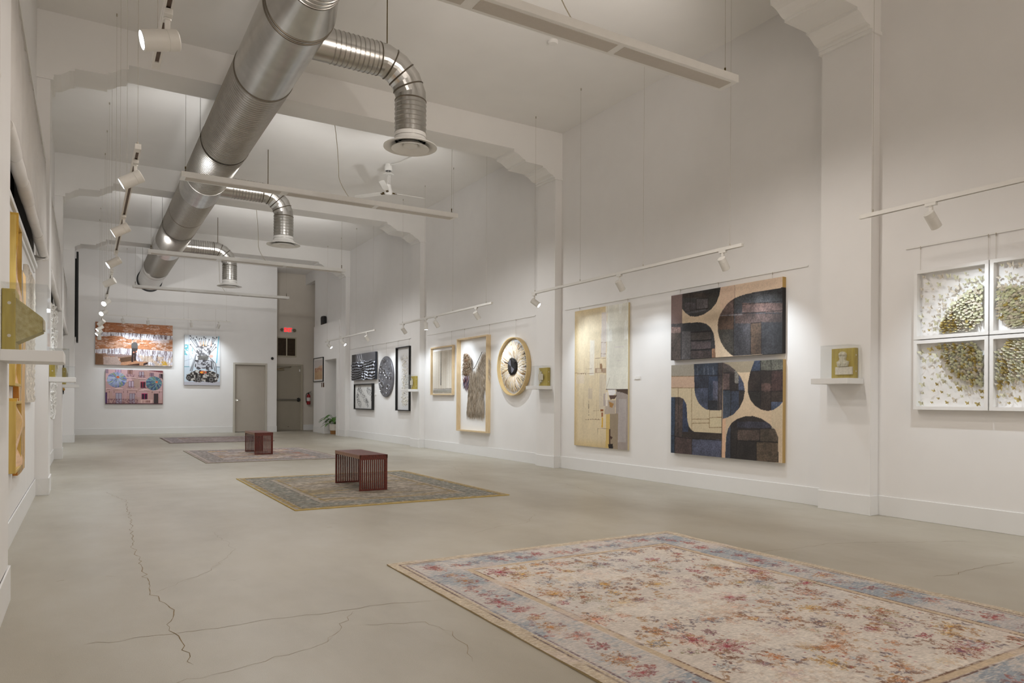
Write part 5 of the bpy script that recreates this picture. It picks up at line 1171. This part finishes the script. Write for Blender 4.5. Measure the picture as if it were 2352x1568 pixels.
# dark frame with golden flowers in the third bay
t = thing('flower_frame_art', (XL, 18.9, 1.17), 'narrow black framed piece with golden flowers in the third left bay', 'artwork'); fr = FR_left(XL + 0.002, 18.15, 1.17)
m = MB(fr); w_, h_ = 1.45, 0.70; m.box(0, .03, 0, h_, 0, .06); m.box(w_ - .03, w_, 0, h_, 0, .06); m.box(.03, w_ - .03, 0, .03, 0, .06); m.box(.03, w_ - .03, h_ - .03, h_, 0, .06); m.build('frame', M_BLKFRAME, t)
MB(fr).box(.03, w_ - .03, .03, h_ - .03, 0, .01).build('back_board', mat('mauve_board', (176, 160, 158), 0.7), t)
m = MB(fr); rn = random.Random(4)
for k in range(9):
    c0 = (rn.uniform(.2, w_ - .2), rn.uniform(.12, h_ - .12)); r = rn.uniform(.05, .09)
    for j in range(7): a = j * .9; m.sphere((c0[0] + r * .7 * math.cos(a), c0[1] + r * .7 * math.sin(a), .05 + .02 * (j % 2)), r * .42, 8, 5, 0.5)
m.build('gold_flowers', mat('gold_petals', (176, 130, 48), 0.4, metal=0.5, var=0.2), t, smooth=True)
# black screen seen edge-on, high on the fourth left pilaster
tv = thing('wall_screen_mount', (-0.225, 20.68, 2.46), 'tall thin black screen seen edge-on high on the farthest left pilaster', 'screen')
m = MB(); m.box(-0.195, -0.150, 20.44, 20.92, 2.46, 4.66); m.build('screen_body', M_BLACK, tv, bevel=0.004)
MB().box(-0.224, -0.195, 20.5, 20.86, 2.6, 4.5).build('mount_plate', M_BLACK, tv)

# ------------------------------------------------------------------ floating shelves with relief boxes in acrylic
M_PLASTER = mat('relief_plaster', (206, 200, 178), 0.8, var=0.06, scale=60, bump=0.3, bscale=200)
M_BOARD_O = mat('olive_board', (186, 166, 74), 0.5, var=0, c2=(164, 142, 52), scale=4, stretch=(10, 10, 1))
def shelf(side, y0, label, bust, blabel):
    xw = XCR if side > 0 else XCL; n = -1 if side > 0 else 1
    y1 = y0 + 0.40
    X = lambda c: xw + n * c
    s = MB(); s.box(min(X(0.001), X(0.26)), max(X(0.001), X(0.26)), y0, y1, 1.275, 1.33)
    o = s.build('floating_shelf', M_TRIM, None, loc=(xw, (y0 + y1) / 2, 1.33), bevel=0.002); tag(o, label, 'shelf', 'white floating shelves')
    zb = 1.3305; fr = FR_right(xw - 0.002, y0 + 0.31, zb) if side > 0 else FR_left(xw + 0.002, y0 + 0.06, zb)
    t = thing('relief_box_art', fr.p(0.12, 0, 0.05), blabel, 'artwork', 'relief boxes in acrylic cases')
    W_, H_ = 0.25, 0.30
    MB(fr).box(0, W_, 0, H_, 0.0, 0.055).build('wood_board', M_BOARD_O, t, bevel=0.002)
    m = MB(fr)
    for a in (-0.002, W_ - 0.004):
        for b in (0.07, 0.23): m.cyl((a, b, 0.03), (a + 0.006, b, 0.03), 0.008, seg=10)
    m.build('wood_peg', mat('peg_white', (214, 206, 190), 0.5), t)
    m = MB(fr)
    if bust == 'bust':
        prof = [(0.085, 0.12), (0.075, 0.165), (0.10, 0.178), (0.108, 0.195), (0.100, 0.215), (0.098, 0.24), (0.112, 0.262), (0.135, 0.268), (0.158, 0.260), (0.170, 0.238), (0.166, 0.212), (0.158, 0.195), (0.166, 0.178), (0.195, 0.168), (0.185, 0.12)]
        m.prism(prof, 0.055, 0.085); m.prism([(0.128, 0.12), (0.140, 0.12), (0.140, 0.262), (0.132, 0.262)], 0.085, 0.088)
        for cx_, cy_, r in ((0.117, 0.238, .018), (0.152, 0.238, .018), (0.108, 0.15, .02), (0.165, 0.15, .02)): m.sphere((cx_, cy_, 0.085), r, 12, 8)
    elif bust == 'wedge':
        m.add([(0.02, 0.04, 0.055), (0.23, 0.04, 0.055), (0.23, 0.26, 0.055), (0.02, 0.26, 0.055), (0.05, 0.10, 0.165), (0.20, 0.10, 0.165), (0.20, 0.17, 0.165), (0.05, 0.17, 0.165)], [(0, 1, 2, 3), (4, 5, 6, 7), (0, 1, 5, 4), (1, 2, 6, 5), (2, 3, 7, 6), (3, 0, 4, 7)])
    else:
        m.box(0.03, 0.05, 0.03, 0.27, 0.055, 0.07); m.box(0.045, 0.10, 0.06, 0.24, 0.055, 0.075)
    m.build('plaster_relief', M_PLASTER if bust != 'wedge' else mat('relief_stone', (188, 178, 134), 0.85, var=0, c2=(164, 150, 96), scale=45, bump=0.4, bscale=160), t)
    m = MB(fr); (m.box(0.055, 0.235, 0.04, 0.115, 0.055, 0.075) if bust == 'bust' else m.box(0.02, 0.16, 0.10, 0.20, 0.076, 0.086) if bust == 'plate' else m.box(0.06, 0.19, 0.11, 0.16, 0.166, 0.172)); m.build('relief_plate', mat('plate_stone', (212, 204, 186), 0.8, var=0.12, scale=90, bump=0.3, bscale=250), t)
    m = MB(fr); d = 0.19; w0, w1 = -0.03, W_ + 0.03; th = 0.004
    m.box(w0, w1, 0, 0.325, d - th, d); m.box(w0, w0 + th, 0, 0.325, 0, d - th); m.box(w1 - th, w1, 0, 0.325, 0, d - th); m.box(w0, w1, 0.325, 0.325 + th, 0, d)
    m.build('acrylic_cover', M_GLASS, t)
shelf(1, 4.22, 'white shelf on the nearest right pilaster, holding a bust relief', 'bust', 'olive wood box with a pale head-and-shoulders relief, nearest right pilaster')
shelf(1, 9.63, 'white shelf on the second right pilaster, right of the round fibre eye', 'plate', 'olive wood box with pale cross-shaped plates, right of the round fibre eye')
shelf(1, 15.05, 'white shelf on the third right pilaster, right of the tall black frame', 'plate', 'small relief box in acrylic, right of the tall black frame')
shelf(-1, 4.20, 'large white shelf at the left edge of the view', 'wedge', 'olive wood box with a stone wedge relief in acrylic at the left edge')
shelf(-1, 9.62, 'white shelf on the second left pilaster', 'plate', 'olive relief box in acrylic on the second left pilaster')
shelf(-1, 15.05, 'white shelf on the third left pilaster, farthest on the left side', 'plate', 'small relief box on the third left pilaster')

# ------------------------------------------------------------------ benches
M_MAH = mat('mahogany', (110, 44, 30), 0.42, var=0, c2=(78, 28, 20), scale=5, stretch=(10, 1.2, 10))
M_MAHL = mat('mahogany_edge', (150, 104, 72), 0.35, var=0, c2=(130, 84, 56), scale=5, stretch=(10, 1.2, 10))
def bench(x0, y0, label):
    w_, l_, h_ = 0.345, 0.96, 0.435
    t = thing('slatted_bench', (x0 + w_ / 2, y0 + l_ / 2, 0.009), label, 'bench', 'slatted wooden benches')
    z0 = 0.0095; n = 14; p = w_ / n
    m = MB()
    for k in range(n): m.box(x0 + k * p + 0.001, x0 + (k + 1) * p - (0.0015 if k < n - 1 else 0.001), y0, y0 + l_, h_ - 0.022, h_)
    for y in (y0 + 0.03, y0 + l_ / 2, y0 + l_ - 0.05): m.box(x0 + 0.01, x0 + w_ - 0.01, y, y + 0.02, h_ - 0.045, h_ - 0.022)
    m.build('seat', M_MAH, t)
    m = MB(); m.box(x0 - 0.004, x0 + 0.012, y0, y0 + l_, h_ - 0.045, h_ - 0.001); m.box(x0 + w_ - 0.012, x0 + w_ + 0.004, y0, y0 + l_, h_ - 0.045, h_ - 0.001); m.build('side_rail', M_MAHL, t, bevel=0.002)
    for y in (y0, y0 + l_ - 0.022):
        m = MB()
        for k in range(1, n - 1): m.box(x0 + k * p + 0.006, x0 + (k + 1) * p - 0.005, y + 0.002, y + 0.02, z0 + 0.02, h_ - 0.022)
        m.box(x0, x0 + 0.02, y, y + 0.022, z0, h_ - 0.022); m.box(x0 + w_ - 0.034, x0 + w_, y, y + 0.022, z0, h_ - 0.022)
        m.box(x0 + 0.02, x0 + w_ - 0.034, y, y + 0.022, z0, z0 + 0.02); m.box(x0 + 0.02, x0 + w_ - 0.034, y, y + 0.022, h_ - 0.06, h_ - 0.022)
        m.build('end_panel', M_MAH, t)
bench(2.79, 8.16, 'nearer slatted mahogany bench standing on the olive grey rug')
bench(2.825, 14.42, 'farther slatted mahogany bench standing on the second rug, nearer the doors')

# ------------------------------------------------------------------ rugs
def stamp(A, cx_, cy_, R, draw):
    """run draw on a window of the raster around a point in metres"""
    i0 = max(0, int((cx_ - R) / A.w * (A.nx - 1))); i1 = min(A.nx, int((cx_ + R) / A.w * (A.nx - 1)) + 2)
    j0 = max(0, int((1 - (cy_ + R) / A.h) * (A.ny - 1))); j1 = min(A.ny, int((1 - (cy_ - R) / A.h) * (A.ny - 1)) + 2)
    if i1 <= i0 or j1 <= j0: return
    s = (slice(j0, j1), slice(i0, i1)); x = A.x[s] - cx_; y = A.y[s] - cy_
    c = A.c[s]; draw(x, y, c, s)
def blend(c, m, col): m = m[..., None]; c[:] = c * (1 - m) + np.asarray(col, float) * m
def rug_base(x0, x1, y0, y1, res): return Art(x1 - x0, y1 - y0, res), FR_floor(x0, y0, 0.0005)

x0, x1, y0, y1 = 1.72, 4.20, 1.14, 4.475
A, fr = rug_base(x0, x1, y0, y1, 0.0048); rs = np.random.RandomState(3)
A.fill((207, 197, 187)); A.mix(np.clip((A.n(0.5, 3) - 0.45) * 6, 0, 1), (200, 194, 189), 0.6)
ed = np.minimum(np.minimum(A.x, A.w - A.x), np.minimum(A.y, A.h - A.y))
wv = A.n(0.012, 31, 2, 0.5, 2.2); wv2 = A.n(0.01, 33, 2, 2.2, 0.5); worn = A.n(0.28, 35, 4)
blue = (160, 165, 171); bord = (ed > 0.085) & (ed < 0.375)
A.mix(bord, (196, 188, 182), 0.9); A.mix(np.clip((worn + 0.8 * (wv - .5) - 0.44) * 5, 0, 1) * bord, blue, 0.85); A.mix(bord & (worn > 0.58) & (wv > 0.45), (138, 147, 158), 0.6)
A.mix(ed < 0.085, (186, 170, 148)); A.mix((ed < 0.085) & (wv > 0.52), (206, 194, 174), 0.8); A.mix((ed > 0.385) & (ed < 0.425), (196, 176, 150))
fade = np.clip((A.n(0.18, 41, 3) - 0.32) * 5, 0, 1) * np.clip((wv - 0.30) * 6, 0.25, 1)
for e0, c in ((0.062, (74, 54, 60)), (0.095, (98, 72, 78)), (0.378, (86, 56, 48)), (0.428, (96, 66, 48))): A.mix(np.clip(1.4 - np.abs(ed - e0) / 0.006, 0, 1) * fade, c, 0.85)
PAL = [(150, 44, 58), (186, 108, 56), (204, 150, 60), (206, 140, 110), (118, 122, 138), (158, 150, 112), (146, 76, 44), (170, 178, 186), (118, 62, 78)]
def blossom(cx_, cy_, R, col, seed, col2=None):
    r_ = np.random.RandomState(seed); k = r_.randint(5, 10); ph = r_.rand() * 6; sq = r_.uniform(0.75, 1.3)
    def d(x, y, c, s):
        r = np.hypot(x * sq, y / sq); a = np.arctan2(y, x)
        wob = (wv[s] - 0.5) * R * 0.5 + (wv2[s] - 0.5) * R * 0.4
        e = R * (0.78 + 0.2 * np.cos(k * a + ph) + 0.08 * np.cos(3 * k * a)); rr = r + wob
        br = np.clip((wv[s] - 0.36) * 7, 0, 1)
        blend(c, np.clip((e - rr) / 0.008, 0, 1) * br * 0.36, [min(255, q * 0.7 + 60) for q in col])
        blend(c, np.clip(1.3 - np.abs(rr - e * 0.92) / 0.0065, 0, 1) * br * 0.9, [q * 0.9 for q in col])
        blend(c, np.clip(1.3 - np.abs(rr - e * 0.55) / 0.006, 0, 1) * br * 0.7, col2 or (124, 98, 82))
        blend(c, np.clip((e * 0.28 - rr) / 0.006, 0, 1) * 0.8, col2 or col)
        blend(c, (np.abs((a * k / 6.283 + ph) % 1 - 0.5) < 0.09) * (rr < e * 0.9) * (rr > e * 0.3) * br * 0.55, (122, 92, 76))
    stamp(A, cx_, cy_, R * 1.6, d)
def leafy(cx_, cy_, L_, ang, col, seed):
    def d(x, y, c, s):
        u = x * math.cos(ang) + y * math.sin(ang); v = -x * math.sin(ang) + y * math.cos(ang)
        v = v - 0.25 * L_ * np.sin(u / L_ * 4 + seed) ; m = np.clip(1.4 - np.abs(v) / 0.003, 0, 1) * (np.abs(u) < L_) * np.clip((wv2[s] - 0.3) * 6, 0, 1)
        blend(c, m * 0.6, col)
        for q in (-0.6, 0.1, 0.7):
            rr = np.hypot((u - q * L_) * 0.8, v - 0.018 * (1 if q > 0 else -1)); blend(c, np.clip((0.012 - rr - (wv[s] - .5) * 0.014) / 0.004, 0, 1) * 0.6, col)
    stamp(A, cx_, cy_, L_ * 1.5, d)
inx0, inx1, iny0, iny1 = 0.44, A.w - 0.44, 0.44, A.h - 0.44
k = 0
for gy in np.arange(iny0 + 0.08, iny1, 0.19):
    for gx in np.arange(inx0 + 0.06, inx1, 0.175):
        k += 1; jx, jy = gx + rs.uniform(-.05, .05) + (0.09 if (k // 9) % 2 else 0), gy + rs.uniform(-.05, .05)
        if not (inx0 + 0.03 < jx < inx1 - 0.03): continue
        sz = rs.choice([0.045, 0.065, 0.085, 0.115], p=[.3, .3, .25, .15]); blossom(jx, jy, sz, PAL[rs.choice(9, p=[.14, .16, .13, .14, .13, .08, .10, .07, .05])], k, PAL[rs.randint(9)] if rs.rand() < .4 else None)
for k in range(330): leafy(rs.uniform(inx0, inx1), rs.uniform(iny0, iny1), rs.uniform(0.03, 0.075), rs.uniform(0, 6.3), [(136, 92, 56), (112, 72, 52), (160, 110, 60), (96, 84, 92)][rs.randint(4)], k)
for k in range(760):
    cx_, cy_ = rs.uniform(inx0, inx1), rs.uniform(iny0, iny1); q = rs.uniform(.005, .012); cc = [(92, 62, 60), (128, 72, 48), (84, 80, 100), (150, 60, 64)][rs.randint(4)]
    stamp(A, cx_, cy_, 0.03, lambda x, y, c, s: blend(c, np.clip((q - np.hypot(x * 1.6, y) - (wv[s] - .5) * .01) / .003, 0, 1) * 0.75, cc))
for side_ in range(4):
    Ls = A.w if side_ % 2 == 0 else A.h
    for j, p in enumerate(np.arange(0.22, Ls - 0.15, 0.165)):
        o_ = 0.23 + rs.uniform(-.03, .03); cx_, cy_ = [(p, o_), (A.w - o_, p), (p, A.h - o_), (o_, p)][side_]
        blossom(cx_, cy_, [0.085, 0.05, 0.065][j % 3] * rs.uniform(.85, 1.1), [(160, 58, 60), (186, 120, 60), (196, 128, 110), (118, 70, 84), (110, 122, 142), (152, 64, 70)][rs.randint(6)], 900 + side_ * 60 + j)
        leafy(cx_ + rs.uniform(-.07, .07), cy_ + rs.uniform(-.07, .07), 0.05, rs.uniform(0, 6), (126, 92, 96), j); leafy(cx_ + rs.uniform(-.09, .09), cy_ + rs.uniform(-.09, .09), 0.04, rs.uniform(0, 6), (150, 76, 66), j + 5)
m = np.clip((A.n(0.35, 51, 4) - 0.52) * 8, 0, 1); A.mix(m * (ed > 0.44), (220, 211, 200), 0.7); A.mix(np.clip((A.n(0.2, 53, 4) - 0.6) * 9, 0, 1) * (ed <= 0.44), (204, 190, 182), 0.6)
A.grain(0.012, 0.09, 61, 2, 0.6, 2.0); A.grain(0.010, 0.06, 62, 2, 2.0, 0.6)
rip = 0.004 * np.clip(1 - ed / 0.05, 0, 1) * (A.n(0.16, 71, 2) - 0.45) * 2
o = A.mesh('rug', fr, 0.008, P_RUG, None, side=(176, 156, 118), loc=(2.96, 2.8, 0.0005), height=np.maximum(rip, -0.003)); tag(o, 'large faded floral rug in cream, blue and red in the foreground', 'rug')

def striped_rug(x0, x1, y0, y1, res, basec, cols, seed, label, brd, edge):
    A, fr = rug_base(x0, x1, y0, y1, res); A.fill(basec); ed = np.minimum(np.minimum(A.x, A.w - A.x), np.minimum(A.y, A.h - A.y))
    for i, (c, th, sc, ax, ay) in enumerate(cols): A.mix(np.clip((A.n(sc, seed + i * 3, 4, ax, ay) - th) * 9, 0, 1) * (ed > 0.40), c, 0.85)
    for i, (e0, e1, c, a) in enumerate(brd): A.mix((ed > e0) & (ed < e1) & (A.n(0.04, seed + 40 + i, 3) > 0.38), c, a)
    A.mix((ed > 0.10) & (ed < 0.36) & (A.n(0.03, seed + 55, 3) > 0.54), (98, 94, 84), 0.6); A.mix(ed < 0.02, edge)
    A.mix((ed > 0.4) & (A.n(0.05, seed + 77, 3, 1, 1.6) > 0.57), (112, 104, 92), 0.6)
    A.grain(0.02, 0.3, seed + 60, 3, 0.6, 2.2)
    rip = 0.01 * np.clip(1 - ed / 0.05, 0, 1) * np.clip(A.n(0.12, seed + 71, 2) - 0.62, 0, 1)
    o = A.mesh('rug', fr, 0.008, P_RUG, None, side=edge, loc=((x0 + x1) / 2, (y0 + y1) / 2, 0.0005), height=rip); tag(o, label, 'rug', 'rugs under the benches')
striped_rug(1.77, 4.21, 7.08, 10.265, 0.010, (158, 147, 134), [((150, 130, 92), 0.52, 0.22, 0.4, 2.0), ((126, 122, 112), 0.54, 0.15, 0.5, 2.2), ((176, 162, 146), 0.56, 0.2, 0.4, 2.0)], 100,
            'olive grey worn rug with banded border under the nearer bench', [(0.03, 0.09, (148, 124, 66), .8), (0.10, 0.36, (130, 130, 122), .9), (0.098, 0.108, (60, 60, 60), .8), (0.35, 0.36, (60, 60, 60), .8), (0.38, 0.39, (90, 86, 78), .8), (0.42, 0.46, (146, 120, 62), .7)], (190, 164, 96))
striped_rug(1.75, 4.15, 12.94, 16.2, 0.014, (172, 158, 152), [((120, 112, 116), 0.52, 0.2, 0.4, 2.0), ((200, 160, 140), 0.56, 0.3, 0.5, 2.0), ((196, 150, 70), 0.62, 0.2, 0.6, 1.6), ((150, 78, 60), 0.66, 0.2, 0.6, 1.6), ((206, 200, 198), 0.55, 0.14, 0.4, 2.2)], 200,
            'multicoloured faded rug with a thin dark edge under the farther bench', [(0.03, 0.05, (70, 66, 66), .9), (0.10, 0.36, (146, 142, 142), .7), (0.36, 0.38, (100, 92, 92), .7)], (150, 140, 124))
striped_rug(1.755, 4.22, 19.0, 21.7, 0.018, (170, 156, 154), [((130, 118, 124), 0.52, 0.25, 0.4, 2.0), ((196, 184, 184), 0.54, 0.2, 0.4, 2.0), ((150, 120, 104), 0.6, 0.2, 0.4, 2.0)], 300,
            'farthest mauve grey rug, partly hidden behind the farther bench', [(0.02, 0.05, (84, 72, 70), .9), (0.10, 0.36, (150, 140, 146), .7)], (120, 104, 92))

# ------------------------------------------------------------------ extinguisher, plant, speaker
t = thing('fire_extinguisher_wall_mount', (6.71, YA, 0.9), 'red fire extinguisher on the alcove wall beside the exit door', 'fire extinguisher')
ex, ey = 6.72, YA - 0.09
m = MB(); m.lathe([(1e-4, 0.90), (0.06, 0.90), (0.065, 0.915), (0.065, 1.185), (0.055, 1.225), (0.03, 1.25), (0.022, 1.26), (1e-4, 1.262)], (ex, ey, 0), (0, 0, 1), 24); m.build('cylinder_tank', mat('extinguisher_red', (150, 22, 30), 0.3, var=0.05, coat=0.3), t, smooth=True)
m = MB(); m.lathe([(0.0655, 1.02), (0.0655, 1.14)], (ex, ey, 0), (0, 0, 1), 24); m.build('paper_band', mat('band_white', (222, 214, 210), 0.5), t, smooth=True)
m = MB(); m.cyl((ex, ey, 1.25), (ex, ey, 1.30), 0.022); m.box(ex - 0.02, ex + 0.09, ey - 0.012, ey + 0.012, 1.30, 1.315); m.add([(ex - 0.02, ey - 0.012, 1.315), (ex - 0.02, ey + 0.012, 1.315), (ex + 0.10, ey + 0.012, 1.365), (ex + 0.10, ey - 0.012, 1.365), (ex + 0.10, ey - 0.012, 1.352), (ex + 0.10, ey + 0.012, 1.352)], [(0, 1, 2, 3), (0, 3, 4), (1, 5, 2), (3, 2, 5, 4)]); m.build('valve_handle', M_BLACK, t)
m = MB(); m.tube([(ex, ey, 1.29), (ex - 0.06, ey - 0.02, 1.29), (ex - 0.095, ey - 0.02, 1.22), (ex - 0.095, ey - 0.02, 1.08), (ex - 0.08, ey - 0.02, 0.96)], 0.012, 8); m.build('hose', M_BLACK, t, smooth=True)
MB().box(ex - 0.025, ex + 0.025, ey + 0.06, YA - 0.001, 1.0, 1.24).build('bracket', M_BLACK, t)

t = thing('potted_plant', (6.72, 21.95, 0), 'leafy green plant in a white and brown pot in the doorway recess', 'plant')
px, py = 6.74, 22.0
m = MB(); m.lathe([(1e-4, 0.11), (0.17, 0.11), (0.185, 0.125), (0.20, 0.30), (0.20, 0.315), (0.185, 0.315), (0.18, 0.28), (1e-4, 0.28)], (px, py, 0), (0, 0, 1), 28); m.build('pot', mat('pot_white', (226, 220, 210), 0.5), t, smooth=True)
m = MB(); m.lathe([(1e-4, 0.001), (0.16, 0.001), (0.172, 0.11), (1e-4, 0.11)], (px, py, 0), (0, 0, 1), 28); m.build('pot_base', mat('pot_brown', (150, 104, 52), 0.5, var=0.15), t, smooth=True)
M_LEAF = mat('leaf_green', (48, 92, 34), 0.4, var=0, c2=(92, 140, 52), scale=4); M_STEM = mat('stem_green', (80, 104, 50), 0.6)
rn = random.Random(6)
for k in range(34):
    a = k * 2.4 + rn.uniform(-.3, .3); el = rn.uniform(0.1, 1.25); R_ = rn.uniform(0.18, 0.44); c0 = V((px, py, 0.30)); d = V((math.cos(a) * math.cos(el), math.sin(a) * math.cos(el), math.sin(el)))
    tip = c0 + d * R_; tip.x = min(tip.x, 6.92); tip.y = min(max(tip.y, 21.62), 22.2); tip.x = max(tip.x, 6.45); Ls = rn.uniform(0.20, 0.30); Wd = Ls * 0.38
    ld = V((d.x, d.y, -0.35 + 0.3 * rn.random())).normalized(); sd_ = ld.cross(V((0, 0, 1))).normalized(); up = sd_.cross(ld)
    vs = []; fs = []
    for i in range(7):
        q = i / 6; w_ = Wd * math.sin(math.pi * min(1, q * 0.93 + 0.07)) ** 0.7 * (1 - 0.35 * q); cpt = tip + ld * (Ls * q) - V((0, 0, 1)) * (0.14 * Ls * q * q * 2)
        vs += [cpt - sd_ * w_ / 2 + up * (0.05 * w_), cpt - up * (0.03 * Ls), cpt + sd_ * w_ / 2 + up * (0.05 * w_)]
        if i: b_i = 3 * i; fs += [(b_i - 3, b_i - 2, b_i + 1, b_i), (b_i - 2, b_i - 1, b_i + 2, b_i + 1)]
    lf = MB().add(vs, fs).build('leaf', M_LEAF, t, smooth=True, angle=180)
    MB().tube([c0, c0 + d * R_ * .5 + V((0, 0, .03)), tip], 0.005, 5).build('stem', M_STEM, lf)
t = thing('speaker_mount', (6.53, 22.75, 3.47), 'small black speaker standing on the low panel near the alcove', 'speaker')
m = MB(); m.prism([(22.60, 3.472), (22.90, 3.472), (22.92, 3.70), (22.86, 3.745), (22.66, 3.745), (22.60, 3.70)], 6.505, 6.60, axis=0); m.build('cabinet', M_BLACK, t, bevel=0.006)
MB().cyl((6.505, 22.64, 3.50), (6.495, 22.64, 3.50), 0.02, seg=12).build('knob', M_BRASS, t)

# ------------------------------------------------------------------ world, camera, view
wd = bpy.data.worlds.new('warm_fill_sky'); SC.world = wd; wd.use_nodes = True
wd.node_tree.nodes['Background'].inputs['Color'].default_value = (1.0, 0.9, 0.8, 1); wd.node_tree.nodes['Background'].inputs['Strength'].default_value = 1.2  # warm fill glow added outside, entering through the back wall openings
cam = bpy.data.cameras.new('camera'); co = bpy.data.objects.new('camera', cam); COL.objects.link(co); SC.camera = co
th = math.atan((1176 - 195) / 1640.0)
cam.sensor_width = 36; cam.lens = 1640.0 / 2352 * 36; cam.shift_y = (918 - 784) / 2352.0; cam.clip_start = 0.02
co.matrix_world = Matrix.Translation((0, 0, 1.1)) @ Matrix.Rotation(-th, 4, 'Z') @ Matrix.Rotation(math.pi / 2, 4, 'X') @ Matrix.Rotation(0.0058, 4, 'Z')
SC.view_settings.view_transform = 'Standard'; SC.view_settings.look = 'None'; SC.view_settings.gamma = 1.0; SC.view_settings.use_curve_mapping = False
SC.view_settings.exposure = 0.3
SC.cycles.use_adaptive_sampling = True; SC.cycles.adaptive_threshold = 0.08; SC.cycles.max_bounces = 6; SC.cycles.glossy_bounces = 3; SC.cycles.transmission_bounces = 4; SC.cycles.transparent_max_bounces = 8
